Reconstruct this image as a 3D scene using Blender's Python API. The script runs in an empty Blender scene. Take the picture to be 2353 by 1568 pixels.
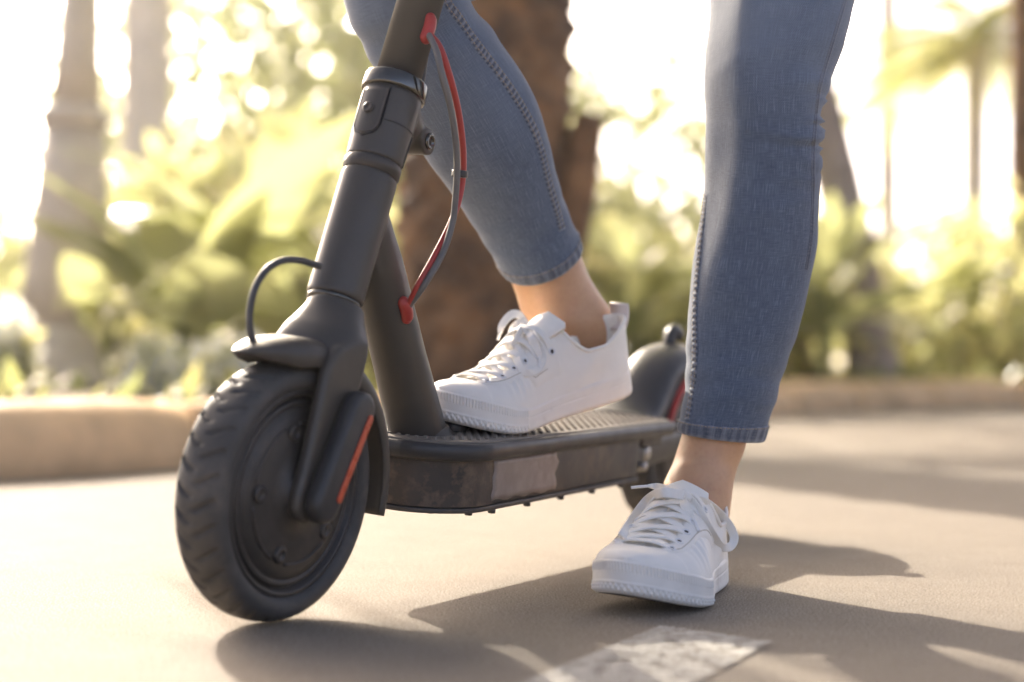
import bpy, bmesh, math, random
import numpy as np
from mathutils import Vector, Matrix
from mathutils.bvhtree import BVHTree

random.seed(7); np.random.seed(7)
R = math.radians
scene = bpy.context.scene
COL = scene.collection

# ------------------------------------------------------------------ camera
FPX, CAM_H, HORIZON = 3960.0, 0.213, 838.0       # focal length and horizon in photo units (picture 2353 wide)
cd = bpy.data.cameras.new('camera'); cam = bpy.data.objects.new('camera', cd); COL.objects.link(cam)
cam.location = (0, 0, CAM_H); cam.rotation_euler = (R(90), 0, 0)
cd.sensor_width = 36; cd.lens = 36 * FPX / 2353; cd.shift_y = (HORIZON - 784) / 2353
cd.clip_start = 0.05; cd.clip_end = 400
cd.dof.use_dof = True; cd.dof.focus_distance = 1.58; cd.dof.aperture_fstop = 2.6; cd.dof.aperture_blades = 0
scene.camera = cam

# ------------------------------------------------------------------ sky, sun, exposure
SUN_AZ, SUN_EL = 23.0, 27.0                       # the sun stands behind the scene, left of the view
world = bpy.data.worlds.new('World'); scene.world = world; world.use_nodes = True
wn = world.node_tree.nodes; wn.clear()
sky = wn.new('ShaderNodeTexSky'); sky.sky_type = 'NISHITA'; sky.sun_disc = False
sky.sun_elevation = R(SUN_EL); sky.sun_rotation = R(-SUN_AZ); sky.air_density = 0.22; sky.dust_density = 3.0; sky.ozone_density = 1.0
bg = wn.new('ShaderNodeBackground'); bg.inputs['Strength'].default_value = 0.15
wo = wn.new('ShaderNodeOutputWorld')
world.node_tree.links.new(sky.outputs[0], bg.inputs[0]); world.node_tree.links.new(bg.outputs[0], wo.inputs[0])
ld = bpy.data.lights.new('sun', 'SUN'); sun = bpy.data.objects.new('sun', ld); COL.objects.link(sun)
ld.energy = 2.0; ld.angle = R(0.55); ld.color = (0.98, 0.985, 1.0)
sdir = Vector((-math.sin(R(SUN_AZ)) * math.cos(R(SUN_EL)), math.cos(R(SUN_AZ)) * math.cos(R(SUN_EL)), math.sin(R(SUN_EL))))
sun.rotation_euler = sdir.to_track_quat('Z', 'Y').to_euler(); sun.location = (-3, 9, 6)
scene.view_settings.view_transform = 'Standard'; scene.view_settings.look = 'None'
scene.view_settings.gamma = 1.0; scene.view_settings.use_curve_mapping = False
scene.view_settings.exposure = 2.32
scene.view_settings.use_white_balance = True; scene.view_settings.white_balance_temperature = 8050   # the camera's daylight-shade setting
scene.render.engine = 'CYCLES'
scene.cycles.use_denoising = True
try: scene.cycles.denoiser = 'OPENIMAGEDENOISE'
except Exception: pass
scene.cycles.max_bounces = 8; scene.cycles.transparent_max_bounces = 12
scene.cycles.caustics_reflective = False; scene.cycles.caustics_refractive = False
scene.cycles.sample_clamp_indirect = 8.0

# ------------------------------------------------------------------ pixel helpers (a pixel gives a direction, depth comes from what it touches)
CAM = np.array([0, 0, CAM_H])
def ray(u, v): return np.array([(u - 1176.5) / FPX, 1.0, (HORIZON - v) / FPX])
def at(u, v, Y): return CAM + ray(u, v) * Y
def gnd(u, v, z=0.0):
    r = ray(u, v); return CAM + r * ((z - CAM_H) / r[2])

# ------------------------------------------------------------------ material helpers
def newmat(name):
    m = bpy.data.materials.new(name); m.use_nodes = True
    nt = m.node_tree; nt.nodes.clear()
    out = nt.nodes.new('ShaderNodeOutputMaterial'); b = nt.nodes.new('ShaderNodeBsdfPrincipled')
    nt.links.new(b.outputs[0], out.inputs[0])
    return m, nt, b, out
def node(nt, t, **kw):
    n = nt.nodes.new(t)
    for k, v in kw.items(): setattr(n, k, v)
    return n
def coords(nt, kind='Object', scale=(1, 1, 1)):
    tc = node(nt, 'ShaderNodeTexCoord'); mp = node(nt, 'ShaderNodeMapping')
    mp.inputs['Scale'].default_value = scale
    nt.links.new(tc.outputs[kind], mp.inputs['Vector']); return mp.outputs[0]
def noise(nt, vec, scale, detail=4, rough=0.55):
    n = node(nt, 'ShaderNodeTexNoise'); n.inputs['Scale'].default_value = scale
    n.inputs['Detail'].default_value = detail; n.inputs['Roughness'].default_value = rough
    nt.links.new(vec, n.inputs['Vector']); return n.outputs['Fac']
def ramp(nt, fac, stops):
    r = node(nt, 'ShaderNodeValToRGB'); cr = r.color_ramp
    while len(cr.elements) < len(stops): cr.elements.new(0.5)
    for e, (p, c) in zip(cr.elements, stops):
        e.position = p; e.color = (c, c, c, 1) if isinstance(c, (int, float)) else (*c, 1)
    nt.links.new(fac, r.inputs[0]); return r.outputs[0]
def mix(nt, fac, a, b, mode='MIX'):
    m = node(nt, 'ShaderNodeMix', data_type='RGBA', blend_type=mode)
    for sock, val in ((m.inputs[0], fac), (m.inputs[6], a), (m.inputs[7], b)):
        if hasattr(val, 'is_output'): nt.links.new(val, sock)
        elif isinstance(val, (int, float)): sock.default_value = val
        else: sock.default_value = (*val, 1)
    return m.outputs[2]
def bump(nt, b, h, strength=0.3, dist=0.002, prev=None):
    n = node(nt, 'ShaderNodeBump'); n.inputs['Strength'].default_value = strength; n.inputs['Distance'].default_value = dist
    nt.links.new(h, n.inputs['Height'])
    if prev is not None: nt.links.new(prev, n.inputs['Normal'])
    nt.links.new(n.outputs[0], b.inputs['Normal']); return n.outputs[0]
def simple(name, col, rough=0.5, metal=0.0, var=0.12, scale=40.0, bmp=0.0, bscale=400.0, bdist=0.0005, coat=0.0, dust=None, kind='Object'):
    m, nt, b, o = newmat(name)
    v = coords(nt, kind)
    f = noise(nt, v, scale, 5)
    lo = tuple(c * (1 - var) for c in col); hi = tuple(min(1, c * (1 + var)) for c in col)
    c = ramp(nt, f, [(0.3, lo), (0.7, hi)])
    if dust:
        f2 = noise(nt, v, dust[1], 6, 0.65); k = ramp(nt, f2, [(dust[2], 0.0), (dust[3], 1.0)])
        c = mix(nt, k, c, dust[0])
    nt.links.new(c, b.inputs['Base Color'])
    rr = ramp(nt, noise(nt, v, scale * 2.3, 4), [(0.3, max(0.02, rough - 0.07)), (0.7, min(1, rough + 0.07))])
    nt.links.new(rr, b.inputs['Roughness'])
    b.inputs['Metallic'].default_value = metal
    b.inputs['Coat Weight'].default_value = coat
    if bmp: bump(nt, b, noise(nt, v, bscale, 3), bmp, bdist)
    return m
M = {}

# ground: sandy concrete path
m, nt, b, o = newmat('pavement'); v = coords(nt)
big = noise(nt, v, 1.3, 5); mid = noise(nt, v, 14, 6, 0.65); fine = noise(nt, v, 320, 3, 0.7)
streak = noise(nt, coords(nt, 'Object', (9, 70, 1)), 1.0, 5, 0.6)
c = ramp(nt, mid, [(0.25, (0.292, 0.232, 0.174)), (0.5, (0.352, 0.286, 0.216)), (0.75, (0.414, 0.342, 0.262))])
c = mix(nt, 0.35, c, ramp(nt, big, [(0.3, (0.296, 0.238, 0.182)), (0.7, (0.418, 0.348, 0.268))]))
c = mix(nt, ramp(nt, fine, [(0.34, 0.75), (0.50, 0.0)]), c, (0.17, 0.13, 0.095))
grit = noise(nt, v, 560, 3, 0.65); c = mix(nt, ramp(nt, grit, [(0.38, 0.9), (0.50, 0.0)]), c, (0.13, 0.10, 0.073)); c = mix(nt, ramp(nt, grit, [(0.54, 0.0), (0.66, 0.85)]), c, (0.56, 0.50, 0.42))
c = mix(nt, ramp(nt, streak, [(0.62, 0.0), (0.78, 0.35)]), c, (0.27, 0.21, 0.16))
spk = node(nt, 'ShaderNodeTexVoronoi'); spk.inputs['Scale'].default_value = 150; nt.links.new(v, spk.inputs['Vector'])
c = mix(nt, ramp(nt, spk.outputs['Distance'], [(0.10, 0.55), (0.2, 0.0)]), c, (0.50, 0.44, 0.36))
nt.links.new(c, b.inputs['Base Color']); b.inputs['Roughness'].default_value = 0.82
n1 = bump(nt, b, mid, 0.6, 0.009); n2 = bump(nt, b, streak, 0.5, 0.004, n1); n3 = bump(nt, b, fine, 1.0, 0.0040, n2); bump(nt, b, grit, 0.9, 0.0022, n3)
M['pavement'] = m

m, nt, b, o = newmat('road_paint'); v = coords(nt)
tr = node(nt, 'ShaderNodeBsdfTransparent'); mx = node(nt, 'ShaderNodeMixShader')
w = noise(nt, v, 75, 8, 0.75); w2 = noise(nt, v, 420, 4, 0.7)
msk = mix(nt, 0.45, w, w2)
k = ramp(nt, msk, [(0.445, 0.0), (0.50, 0.9)])
nt.links.new(ramp(nt, w2, [(0.3, (0.38, 0.355, 0.31)), (0.7, (0.56, 0.53, 0.475))]), b.inputs['Base Color']); b.inputs['Roughness'].default_value = 0.7
nt.links.new(k, mx.inputs[0]); nt.links.new(tr.outputs[0], mx.inputs[1]); nt.links.new(b.outputs[0], mx.inputs[2]); nt.links.new(mx.outputs[0], o.inputs[0])
bump(nt, b, w2, 0.4, 0.001)
M['road_paint'] = m

M['kerb'] = simple('kerb_stone', (0.82, 0.52, 0.27), 0.8, var=0.18, scale=6, bmp=0.5, bscale=60, bdist=0.006, dust=((0.50, 0.31, 0.165), 3.5, 0.52, 0.75))
M['soil'] = simple('soil', (0.17, 0.12, 0.08), 0.95, var=0.4, scale=9, bmp=0.7, bscale=30, bdist=0.02)
M['bark'] = simple('palm_bark', (0.23, 0.115, 0.048), 0.8, var=0.5, scale=7, bmp=0.8, bscale=35, bdist=0.02, dust=((0.085, 0.042, 0.02), 5, 0.45, 0.6))
M['bark_grey'] = simple('grey_bark', (0.34, 0.27, 0.215), 0.9, var=0.2, scale=6, bmp=0.6, bscale=25, bdist=0.01)
M['bark_pale'] = simple('pale_bark', (0.85, 0.74, 0.60), 0.9, var=0.15, scale=6, bmp=0.6, bscale=25, bdist=0.01)
M['post'] = simple('painted_post', (0.66, 0.56, 0.44), 0.6, var=0.15, scale=8, bmp=0.3, bscale=40, bdist=0.004)
M['tyre'] = simple('tyre_rubber', (0.058, 0.054, 0.051), 0.62, var=0.2, scale=30, bmp=0.25, bscale=500, bdist=0.0004, dust=((0.13, 0.115, 0.098), 22, 0.5, 0.8))
M['paint'] = simple('dark_grey_paint', (0.056, 0.049, 0.042), 0.40, var=0.08, scale=20, bmp=0.10, bscale=1800, bdist=0.0002)
M['plastic'] = simple('black_plastic', (0.034, 0.033, 0.034), 0.42, var=0.15, scale=25, bmp=0.12, bscale=900, bdist=0.0002)
M['hub'] = simple('hub_metal', (0.050, 0.044, 0.040), 0.45, metal=0.25, var=0.25, scale=22, bmp=0.1, bscale=600, dust=((0.10, 0.085, 0.07), 14, 0.5, 0.78))
M['mat'] = simple('deck_mat_rubber', (0.15, 0.128, 0.106), 0.5, var=0.18, scale=18, bmp=0.2, bscale=500, dust=((0.19, 0.16, 0.13), 12, 0.5, 0.8))
M['box'] = simple('dusty_deck_box', (0.062, 0.054, 0.048), 0.50, var=0.2, scale=12, bmp=0.15, bscale=300, dust=((0.135, 0.100, 0.072), 38, 0.50, 0.72))
M['nose'] = simple('muddy_nose', (0.060, 0.045, 0.035), 0.6, var=0.3, scale=25, bmp=0.4, bscale=160, bdist=0.0012, dust=((0.17, 0.115, 0.075), 55, 0.50, 0.70))
M['tape'] = simple('old_tape', (0.27, 0.22, 0.19), 0.45, var=0.22, scale=30, bmp=0.3, bscale=90, bdist=0.0006, dust=((0.38, 0.31, 0.28), 20, 0.5, 0.7))
M['red'] = simple('red_rubber', (0.42, 0.040, 0.032), 0.40, var=0.1)
M['orange'] = simple('orange_reflector', (0.60, 0.095, 0.040), 0.30, var=0.1, scale=60, bmp=0.3, bscale=700)
M['grey_cable'] = simple('grey_cable', (0.13, 0.125, 0.12), 0.45, var=0.08)
M['black_cable'] = simple('black_cable', (0.055, 0.055, 0.058), 0.45, var=0.08)
M['steel'] = simple('dark_polished_ring', (0.13, 0.125, 0.115), 0.12, metal=1.0, var=0.1)
M['silver'] = simple('worn_steel', (0.46, 0.44, 0.42), 0.35, metal=0.9, var=0.2)
M['canvas'] = simple('white_canvas', (0.90, 0.86, 0.79), 0.62, var=0.025, scale=60, bmp=0.25, bscale=1300, bdist=0.0004)
M['rubber_white'] = simple('white_rubber', (0.88, 0.835, 0.765), 0.52, var=0.04, scale=45, bmp=0.08, bscale=700, dust=((0.60, 0.53, 0.46), 30, 0.58, 0.82))
M['lace'] = simple('white_lace', (0.90, 0.865, 0.80), 0.75, var=0.03, scale=200, bmp=0.5, bscale=2200, bdist=0.0005)
M['eyelet'] = simple('white_eyelet', (0.80, 0.79, 0.78), 0.35, var=0.03)
M['dark'] = simple('hole_shade', (0.16, 0.14, 0.12), 0.8)
M['outsole'] = simple('outsole_underside', (0.16, 0.13, 0.105), 0.8, var=0.3, scale=60)
M['lining'] = simple('pale_lining', (0.80, 0.73, 0.70), 0.8, var=0.03)
M['thread_white'] = simple('off_white_thread', (0.66, 0.61, 0.53), 0.8, var=0.1, scale=300)
M['thread'] = simple('tan_thread', (0.33, 0.28, 0.23), 0.8, var=0.15, scale=300)

m, nt, b, o = newmat('skin'); v = coords(nt)
c = ramp(nt, noise(nt, v, 28, 5), [(0.3, (0.60, 0.33, 0.185)), (0.7, (0.70, 0.42, 0.255))])
c = mix(nt, ramp(nt, noise(nt, v, 240, 3), [(0.45, 0.0), (0.75, 0.25)]), c, (0.50, 0.23, 0.15))
nt.links.new(c, b.inputs['Base Color']); b.inputs['Roughness'].default_value = 0.48
b.inputs['Subsurface Weight'].default_value = 0.25; b.inputs['Subsurface Radius'].default_value = (1.0, 0.35, 0.2); b.inputs['Subsurface Scale'].default_value = 0.006
bump(nt, b, noise(nt, v, 700, 3), 0.25, 0.0004); M['skin'] = m

def denim(name, pale, deep, wear=0.55):
    m, nt, b, o = newmat(name)
    warp = noise(nt, coords(nt, 'UV', (1300, 55, 1)), 1.0, 3, 0.6)
    weft = noise(nt, coords(nt, 'UV', (80, 1300, 1)), 1.0, 2, 0.5)
    tw = node(nt, 'ShaderNodeTexWave', wave_type='BANDS', bands_direction='DIAGONAL'); tw.inputs['Scale'].default_value = 1.0; tw.inputs['Distortion'].default_value = 1.2
    nt.links.new(coords(nt, 'UV', (330, 330, 1)), tw.inputs['Vector'])
    wash = noise(nt, coords(nt, 'UV', (14, 8, 1)), 1.0, 4, 0.55)
    c = ramp(nt, warp, [(0.30, tuple(x * 0.72 for x in deep)), (0.52, deep), (0.75, pale)])
    c = mix(nt, 0.30, c, ramp(nt, weft, [(0.35, deep), (0.68, pale)]))
    c = mix(nt, ramp(nt, tw.outputs['Fac'], [(0.2, 0.0), (0.9, 0.30)]), c, tuple(x * 0.62 for x in deep))
    at_ = node(nt, 'ShaderNodeAttribute'); at_.attribute_name = 'fade'
    f2 = mix(nt, 0.5, at_.outputs['Color'], ramp(nt, wash, [(0.3, 0.0), (0.75, 1.0)]))
    c = mix(nt, ramp(nt, f2, [(0.25, 0.0), (1.0, wear)]), c, pale)
    nt.links.new(c, b.inputs['Base Color']); b.inputs['Roughness'].default_value = 0.85
    b.inputs['Sheen Weight'].default_value = 0.25; b.inputs['Sheen Roughness'].default_value = 0.5
    n1 = bump(nt, b, warp, 0.35, 0.0007); bump(nt, b, tw.outputs['Fac'], 0.35, 0.0005, n1)
    return m
M['denim'] = denim('blue_denim', (0.245, 0.31, 0.395), (0.072, 0.107, 0.170))
M['denim_seam'] = denim('faded_denim_seam', (0.31, 0.345, 0.40), (0.060, 0.080, 0.122), 0.7)

def leafmat(name, cols, trans=0.5):
    m, nt, b, o = newmat(name); v = coords(nt)
    info = node(nt, 'ShaderNodeObjectInfo'); geo = node(nt, 'ShaderNodeNewGeometry')
    rnd = mix(nt, 0.5, noise(nt, v, 2.0, 3), geo.outputs['Random Per Island'])
    c = ramp(nt, rnd, [(i / (len(cols) - 1) * 0.7 + 0.15, cc) for i, cc in enumerate(cols)])
    nt.links.new(c, b.inputs['Base Color']); b.inputs['Roughness'].default_value = 0.28
    t = node(nt, 'ShaderNodeBsdfTranslucent'); mx = node(nt, 'ShaderNodeMixShader'); mx.inputs[0].default_value = trans
    c2 = mix(nt, 0.12, mix(nt, 1.0, c, (1.95, 2.0, 2.1), 'MULTIPLY'), (0.9, 0.92, 0.9))
    nt.links.new(c2, t.inputs[0]); nt.links.new(b.outputs[0], mx.inputs[1]); nt.links.new(t.outputs[0], mx.inputs[2]); nt.links.new(mx.outputs[0], o.inputs[0])
    return m
M['leaf'] = leafmat('broad_leaf', [(0.12, 0.14, 0.045), (0.22, 0.235, 0.075), (0.33, 0.32, 0.12), (0.42, 0.36, 0.15)])
M['leaf2'] = leafmat('shrub_leaf', [(0.14, 0.15, 0.05), (0.28, 0.28, 0.10), (0.44, 0.41, 0.17), (0.47, 0.36, 0.18)], 0.6)
M['leaf3'] = leafmat('far_tree_leaf', [(0.18, 0.20, 0.09), (0.28, 0.29, 0.13), (0.40, 0.38, 0.19)], 0.55)
M['frond'] = leafmat('palm_frond', [(0.20, 0.22, 0.07), (0.32, 0.32, 0.11), (0.42, 0.37, 0.15)], 0.6)
M['petal'] = leafmat('white_petal', [(0.62, 0.60, 0.52), (0.72, 0.70, 0.63), (0.78, 0.76, 0.70)], 0.55)
M['cover'] = leafmat('ground_cover_leaf', [(0.13, 0.16, 0.04), (0.24, 0.25, 0.06), (0.34, 0.30, 0.09)], 0.4)

# ------------------------------------------------------------------ mesh helpers
def mk(name, verts, faces, mat, parent=None, smooth=True, loc=None, **props):
    me = bpy.data.meshes.new(name)
    verts = np.asarray(verts, float)
    if loc is not None: verts = verts - np.asarray(loc, float)
    me.from_pydata(verts.tolist(), [], [tuple(int(i) for i in f) for f in faces]); me.update()
    if mat: me.materials.append(M[mat] if isinstance(mat, str) else mat)
    if smooth: me.polygons.foreach_set('use_smooth', [True] * len(me.polygons))
    o = bpy.data.objects.new(name, me); COL.objects.link(o)
    if parent is not None: o.parent = parent
    elif loc is not None: o.location = loc
    for k, vv in props.items(): o[k] = vv
    return o
def empty(name, loc=(0, 0, 0), **props):
    o = bpy.data.objects.new(name, None); COL.objects.link(o); o.location = loc; o.empty_display_size = 0.05
    for k, vv in props.items(): o[k] = vv
    return o
def join(*parts):
    V, F, n = [], [], 0
    for v, f in parts:
        V.append(np.asarray(v, float).reshape(-1, 3)); F += [tuple(i + n for i in q) for q in f]; n += len(V[-1])
    return np.concatenate(V), F
def loft(rings, closed=True, cap=True):
    r = np.asarray(rings, float); n, k = r.shape[:2]; V = r.reshape(-1, 3); F = []
    for i in range(n - 1):
        for j in range(k if closed else k - 1):
            a, c = i * k + j, i * k + (j + 1) % k
            F.append((a, c, c + k, a + k))
    if cap and closed: F += [tuple(range(k))[::-1], tuple((n - 1) * k + j for j in range(k))]
    return V, F
def catmull(P, n):
    P = np.asarray(P, float); Q = np.vstack([2 * P[0] - P[1], P, 2 * P[-1] - P[-2]]); out = []
    m = len(P) - 1
    for t in np.linspace(0, m, n):
        i = min(int(t), m - 1); s = t - i; a, b_, c, d = Q[i:i + 4]
        out.append(0.5 * (2 * b_ + (c - a) * s + (2 * a - 5 * b_ + 4 * c - d) * s * s + (3 * b_ - a - 3 * c + d) * s ** 3))
    return np.array(out)
def nrm(v): return v / (np.linalg.norm(v, axis=-1, keepdims=True) + 1e-12)
def frames(P, up=None):
    T = nrm(np.gradient(P, axis=0)); U = []
    u = np.asarray(up if up is not None and np.ndim(up) == 1 else ([0, 0, 1.] if abs(T[0][2]) < 0.9 else [1., 0, 0]), float)
    for i, t in enumerate(T):
        if up is not None and np.ndim(up) == 2: u = up[i]
        u = u - t * (u @ t); u = u / (np.linalg.norm(u) + 1e-12); U.append(u)
    U = np.array(U); return T, U, np.cross(T, U)
def tube(P, rad, k=12, n=None, up=None, flat=None, cap=True):
    P = np.asarray(P, float)
    if n: 
        rad_in = np.atleast_1d(rad)
        P2 = catmull(P, n); rad = np.interp(np.linspace(0, 1, n), np.linspace(0, 1, len(rad_in)), rad_in); 
        if up is not None and np.ndim(up) == 2: up = nrm(catmull(up, n))
        P = P2
    rad = np.broadcast_to(np.atleast_1d(rad), (len(P),)) if np.ndim(rad) == 0 or len(np.atleast_1d(rad)) == 1 else np.asarray(rad)
    T, U, B = frames(P, up); a = np.linspace(0, 2 * np.pi, k, endpoint=False)
    ca, sa = np.cos(a), np.sin(a)
    if flat:                                              # ribbon: rad is the half width, flat the half thickness
        e = 0.45
        x = np.sign(ca) * np.abs(ca) ** e; y = np.sign(sa) * np.abs(sa) ** e
        rings = P[:, None] + B[:, None] * (x * 1.0)[None, :, None] * rad[:, None, None] + U[:, None] * (y * flat)[None, :, None]
    else:
        rings = P[:, None] + (B[:, None] * ca[None, :, None] + U[:, None] * sa[None, :, None]) * rad[:, None, None]
    return loft(rings, True, cap)
def lathe(prof, axis_o, axis_d, k=64, ref=None, cap=True):
    d = nrm(np.asarray(axis_d, float)); ref = np.asarray(ref if ref is not None else ([1., 0, 0] if abs(d[0]) < 0.9 else [0, 1., 0]))
    u = nrm(ref - d * (ref @ d)); w = np.cross(d, u); a = np.linspace(0, 2 * np.pi, k, endpoint=False)
    ring = u[None] * np.cos(a)[:, None] + w[None] * np.sin(a)[:, None]
    rings = [np.asarray(axis_o) + d * h + ring * r for r, h in prof]
    return loft(rings, True, cap)
def bevbox(x0, x1, y0, y1, z0, z1, r=0.003, seg=2):
    bm = bmesh.new(); bmesh.ops.create_cube(bm, size=1)
    for v in bm.verts: v.co = ((x0 + x1) / 2 + v.co.x * (x1 - x0), (y0 + y1) / 2 + v.co.y * (y1 - y0), (z0 + z1) / 2 + v.co.z * (z1 - z0))
    bmesh.ops.bevel(bm, geom=bm.edges[:], offset=r, segments=seg, affect='EDGES', profile=0.5)
    bm.verts.index_update()
    V = np.array([v.co[:] for v in bm.verts]); F = [tuple(v.index for v in f.verts) for f in bm.faces]; bm.free(); return V, F
def prism(poly, h0, h1, axis='y', bev=0.0):
    """closed outline (list of 2D points) extruded along an axis, edges bevelled"""
    bm = bmesh.new()
    def P(p, h): return (p[0], h, p[1]) if axis == 'y' else (p[0], p[1], h)
    a = [bm.verts.new(P(p, h0)) for p in poly]; c = [bm.verts.new(P(p, h1)) for p in poly]
    f0 = bm.faces.new(a); f1 = bm.faces.new(c[::-1]); n = len(poly)
    for i in range(n): bm.faces.new((a[i], c[i], c[(i + 1) % n], a[(i + 1) % n]))
    bmesh.ops.recalc_face_normals(bm, faces=bm.faces[:])
    if bev: bmesh.ops.bevel(bm, geom=list(f0.edges) + list(f1.edges), offset=bev, segments=3, affect='EDGES', profile=0.5)
    bm.verts.index_update()
    V = np.array([v.co[:] for v in bm.verts]); F = [tuple(v.index for v in f.verts) for f in bm.faces]; bm.free(); return V, F
def remesh(parts, voxel, smooth=8, fac=0.5):
    V, F = join(*parts)
    o = mk('tmp', V, F, None)
    md = o.modifiers.new('r', 'REMESH'); md.mode = 'VOXEL'; md.voxel_size = voxel
    if smooth:
        s = o.modifiers.new('s', 'SMOOTH'); s.iterations = smooth; s.factor = fac
    dg = bpy.context.evaluated_depsgraph_get(); ev = o.evaluated_get(dg); me = ev.to_mesh()
    V = np.array([v.co[:] for v in me.vertices]); F = [tuple(p.vertices) for p in me.polygons]
    ev.to_mesh_clear(); me0 = o.data; bpy.data.objects.remove(o); bpy.data.meshes.remove(me0); return V, F
def cubic(xs, ys, x):
    """smooth monotone-ish interpolation through table points"""
    xs, ys = np.asarray(xs, float), np.asarray(ys, float); h = np.diff(xs); d = np.diff(ys) / h; mm = np.zeros_like(ys)
    for i in range(1, len(xs) - 1):
        mm[i] = 0 if d[i - 1] * d[i] <= 0 else 3 * (h[i - 1] + h[i]) / ((2 * h[i] + h[i - 1]) / d[i - 1] + (h[i] + 2 * h[i - 1]) / d[i])
    mm[0], mm[-1] = d[0], d[-1]
    x = np.clip(np.asarray(x, float), xs[0], xs[-1]); i = np.clip(np.searchsorted(xs, x) - 1, 0, len(h) - 1); t = (x - xs[i]) / h[i]
    return (2 * t**3 - 3 * t**2 + 1) * ys[i] + (t**3 - 2 * t**2 + t) * h[i] * mm[i] + (-2 * t**3 + 3 * t**2) * ys[i + 1] + (t**3 - t**2) * h[i] * mm[i + 1]
def rot2(x, y, a): return x * math.cos(a) - y * math.sin(a), x * math.sin(a) + y * math.cos(a)

# ================================================================== SETTING
def sheet(name, x0, x1, y0, y1, z, mat, nx=2, ny=2):
    xs, ys = np.linspace(x0, x1, nx), np.linspace(y0, y1, ny)
    V = [(x, y, z) for y in ys for x in xs]; F = [(j * nx + i, j * nx + i + 1, (j + 1) * nx + i + 1, (j + 1) * nx + i) for j in range(ny - 1) for i in range(nx - 1)]
    return mk(name, V, F, mat, smooth=False, kind='structure')
sheet('path', -150, 150, -60, 260, 0.0, 'pavement', 4, 4)
# worn white paint mark on the path
q = [gnd(1520, 1442), gnd(1775, 1480), gnd(1690, 1538), gnd(1290, 1650), gnd(1170, 1600)]
q = [gnd(1520, 1442), gnd(1775, 1480)]
dd = gnd(1235, 1560) - q[0]; dd[2] = 0
pm = [q[0], q[1], q[1] + dd * 1.5, q[0] + dd * 1.5]
nn = 12; V = []; F = []
for i in range(nn + 1):
    for s in (0, 1):
        p = pm[s] + (pm[3 - s] - pm[s]) * i / nn; V.append((p[0], p[1], 0.004 * 0.5))
F = [(2 * i, 2 * i + 1, 2 * i + 3, 2 * i + 2) for i in range(nn)]
mk('road_marking', V, F, 'road_paint', smooth=False, kind='structure')

# kerb: curved row of rounded stones, with a raised garden bed behind it
KP = catmull([(-6.5, 0.9), (-3.6, 1.75), (-1.9, 2.55), (-0.93, 3.16), (-0.66, 3.50), (-0.25, 3.95), (0.30, 4.75), (0.78, 6.1), (1.25, 7.3), (2.4, 8.35), (4.6, 9.3), (9.0, 10.2), (16, 11)], 400)
seg = np.concatenate([[0], np.cumsum(np.linalg.norm(np.diff(KP, axis=0), axis=1))])
def kp(s): return np.array([np.interp(s, seg, KP[:, 0]), np.interp(s, seg, KP[:, 1])])
def kframe(s):
    t = nrm(kp(s + 0.02) - kp(s - 0.02)); return kp(s), t, np.array([-t[1], t[0]])   # inward normal (towards the bed)
kerb = empty('kerb', (0, 0, 0), kind='structure', label='curved row of rounded tan kerb stones edging the garden bed')
prof0 = [(0.0, -0.03), (0.004, 0.045), (0.014, 0.078), (0.034, 0.106), (0.065, 0.127), (0.105, 0.138), (0.15, 0.139), (0.19, 0.136), (0.20, 0.10), (0.20, -0.03)]
s = 1.0; rk = random.Random(3)
while s < seg[-1] - 1:
    Ls = 0.62 + rk.uniform(-0.06, 0.06); rings = []
    dz = rk.uniform(-0.006, 0.006); off = rk.uniform(-0.006, 0.006)
    for t in np.linspace(s + 0.005, s + Ls - 0.005, 7):
        p, tt, nI = kframe(t); e = 1.0 if s + 0.02 < t < s + Ls - 0.02 else 0.93
        rings.append([(p[0] + nI[0] * (a * e + (1 - e) * 0.1 + off), p[1] + nI[1] * (a * e + (1 - e) * 0.1 + off), (z + dz) * (e if z > 0 else 1) + rk.uniform(-.0015, .0015)) for a, z in prof0])
    V, F = loft(rings); mk('kerb_stone', V, F, 'kerb', kerb)
    s += Ls
# garden bed surface behind the kerb, gently uneven
V, F = [], []; SS = np.linspace(0.5, seg[-1] - 0.5, 110); DD = [0.16, 0.3, 0.6, 1.0, 1.6, 2.4, 3.6, 5.5, 9, 16, 40, 120]
rb = np.random.RandomState(5)
for i, t in enumerate(SS):
    p, tt, nI = kframe(t)
    for j, dd_ in enumerate(DD):
        z = 0.10 + (0.02 * min(1, dd_) + rb.uniform(-0.015, 0.025) * min(1, dd_ * 2)) - (0.0 if dd_ < 10 else 0.02)
        fx = 0.0 if dd_ < 3 else 1.0
        nX = nI * (1 - fx) + np.array([-0.35, 0.93]) * fx if dd_ >= 3 else nI
        V.append((p[0] + nX[0] * dd_, p[1] + nX[1] * dd_, z))
nd = len(DD)
F = [(i * nd + j, (i + 1) * nd + j, (i + 1) * nd + j + 1, i * nd + j + 1) for i in range(len(SS) - 1) for j in range(nd - 1)]
mk('garden_bed', V, F, 'soil', kind='structure')
BED = 0.115

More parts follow.
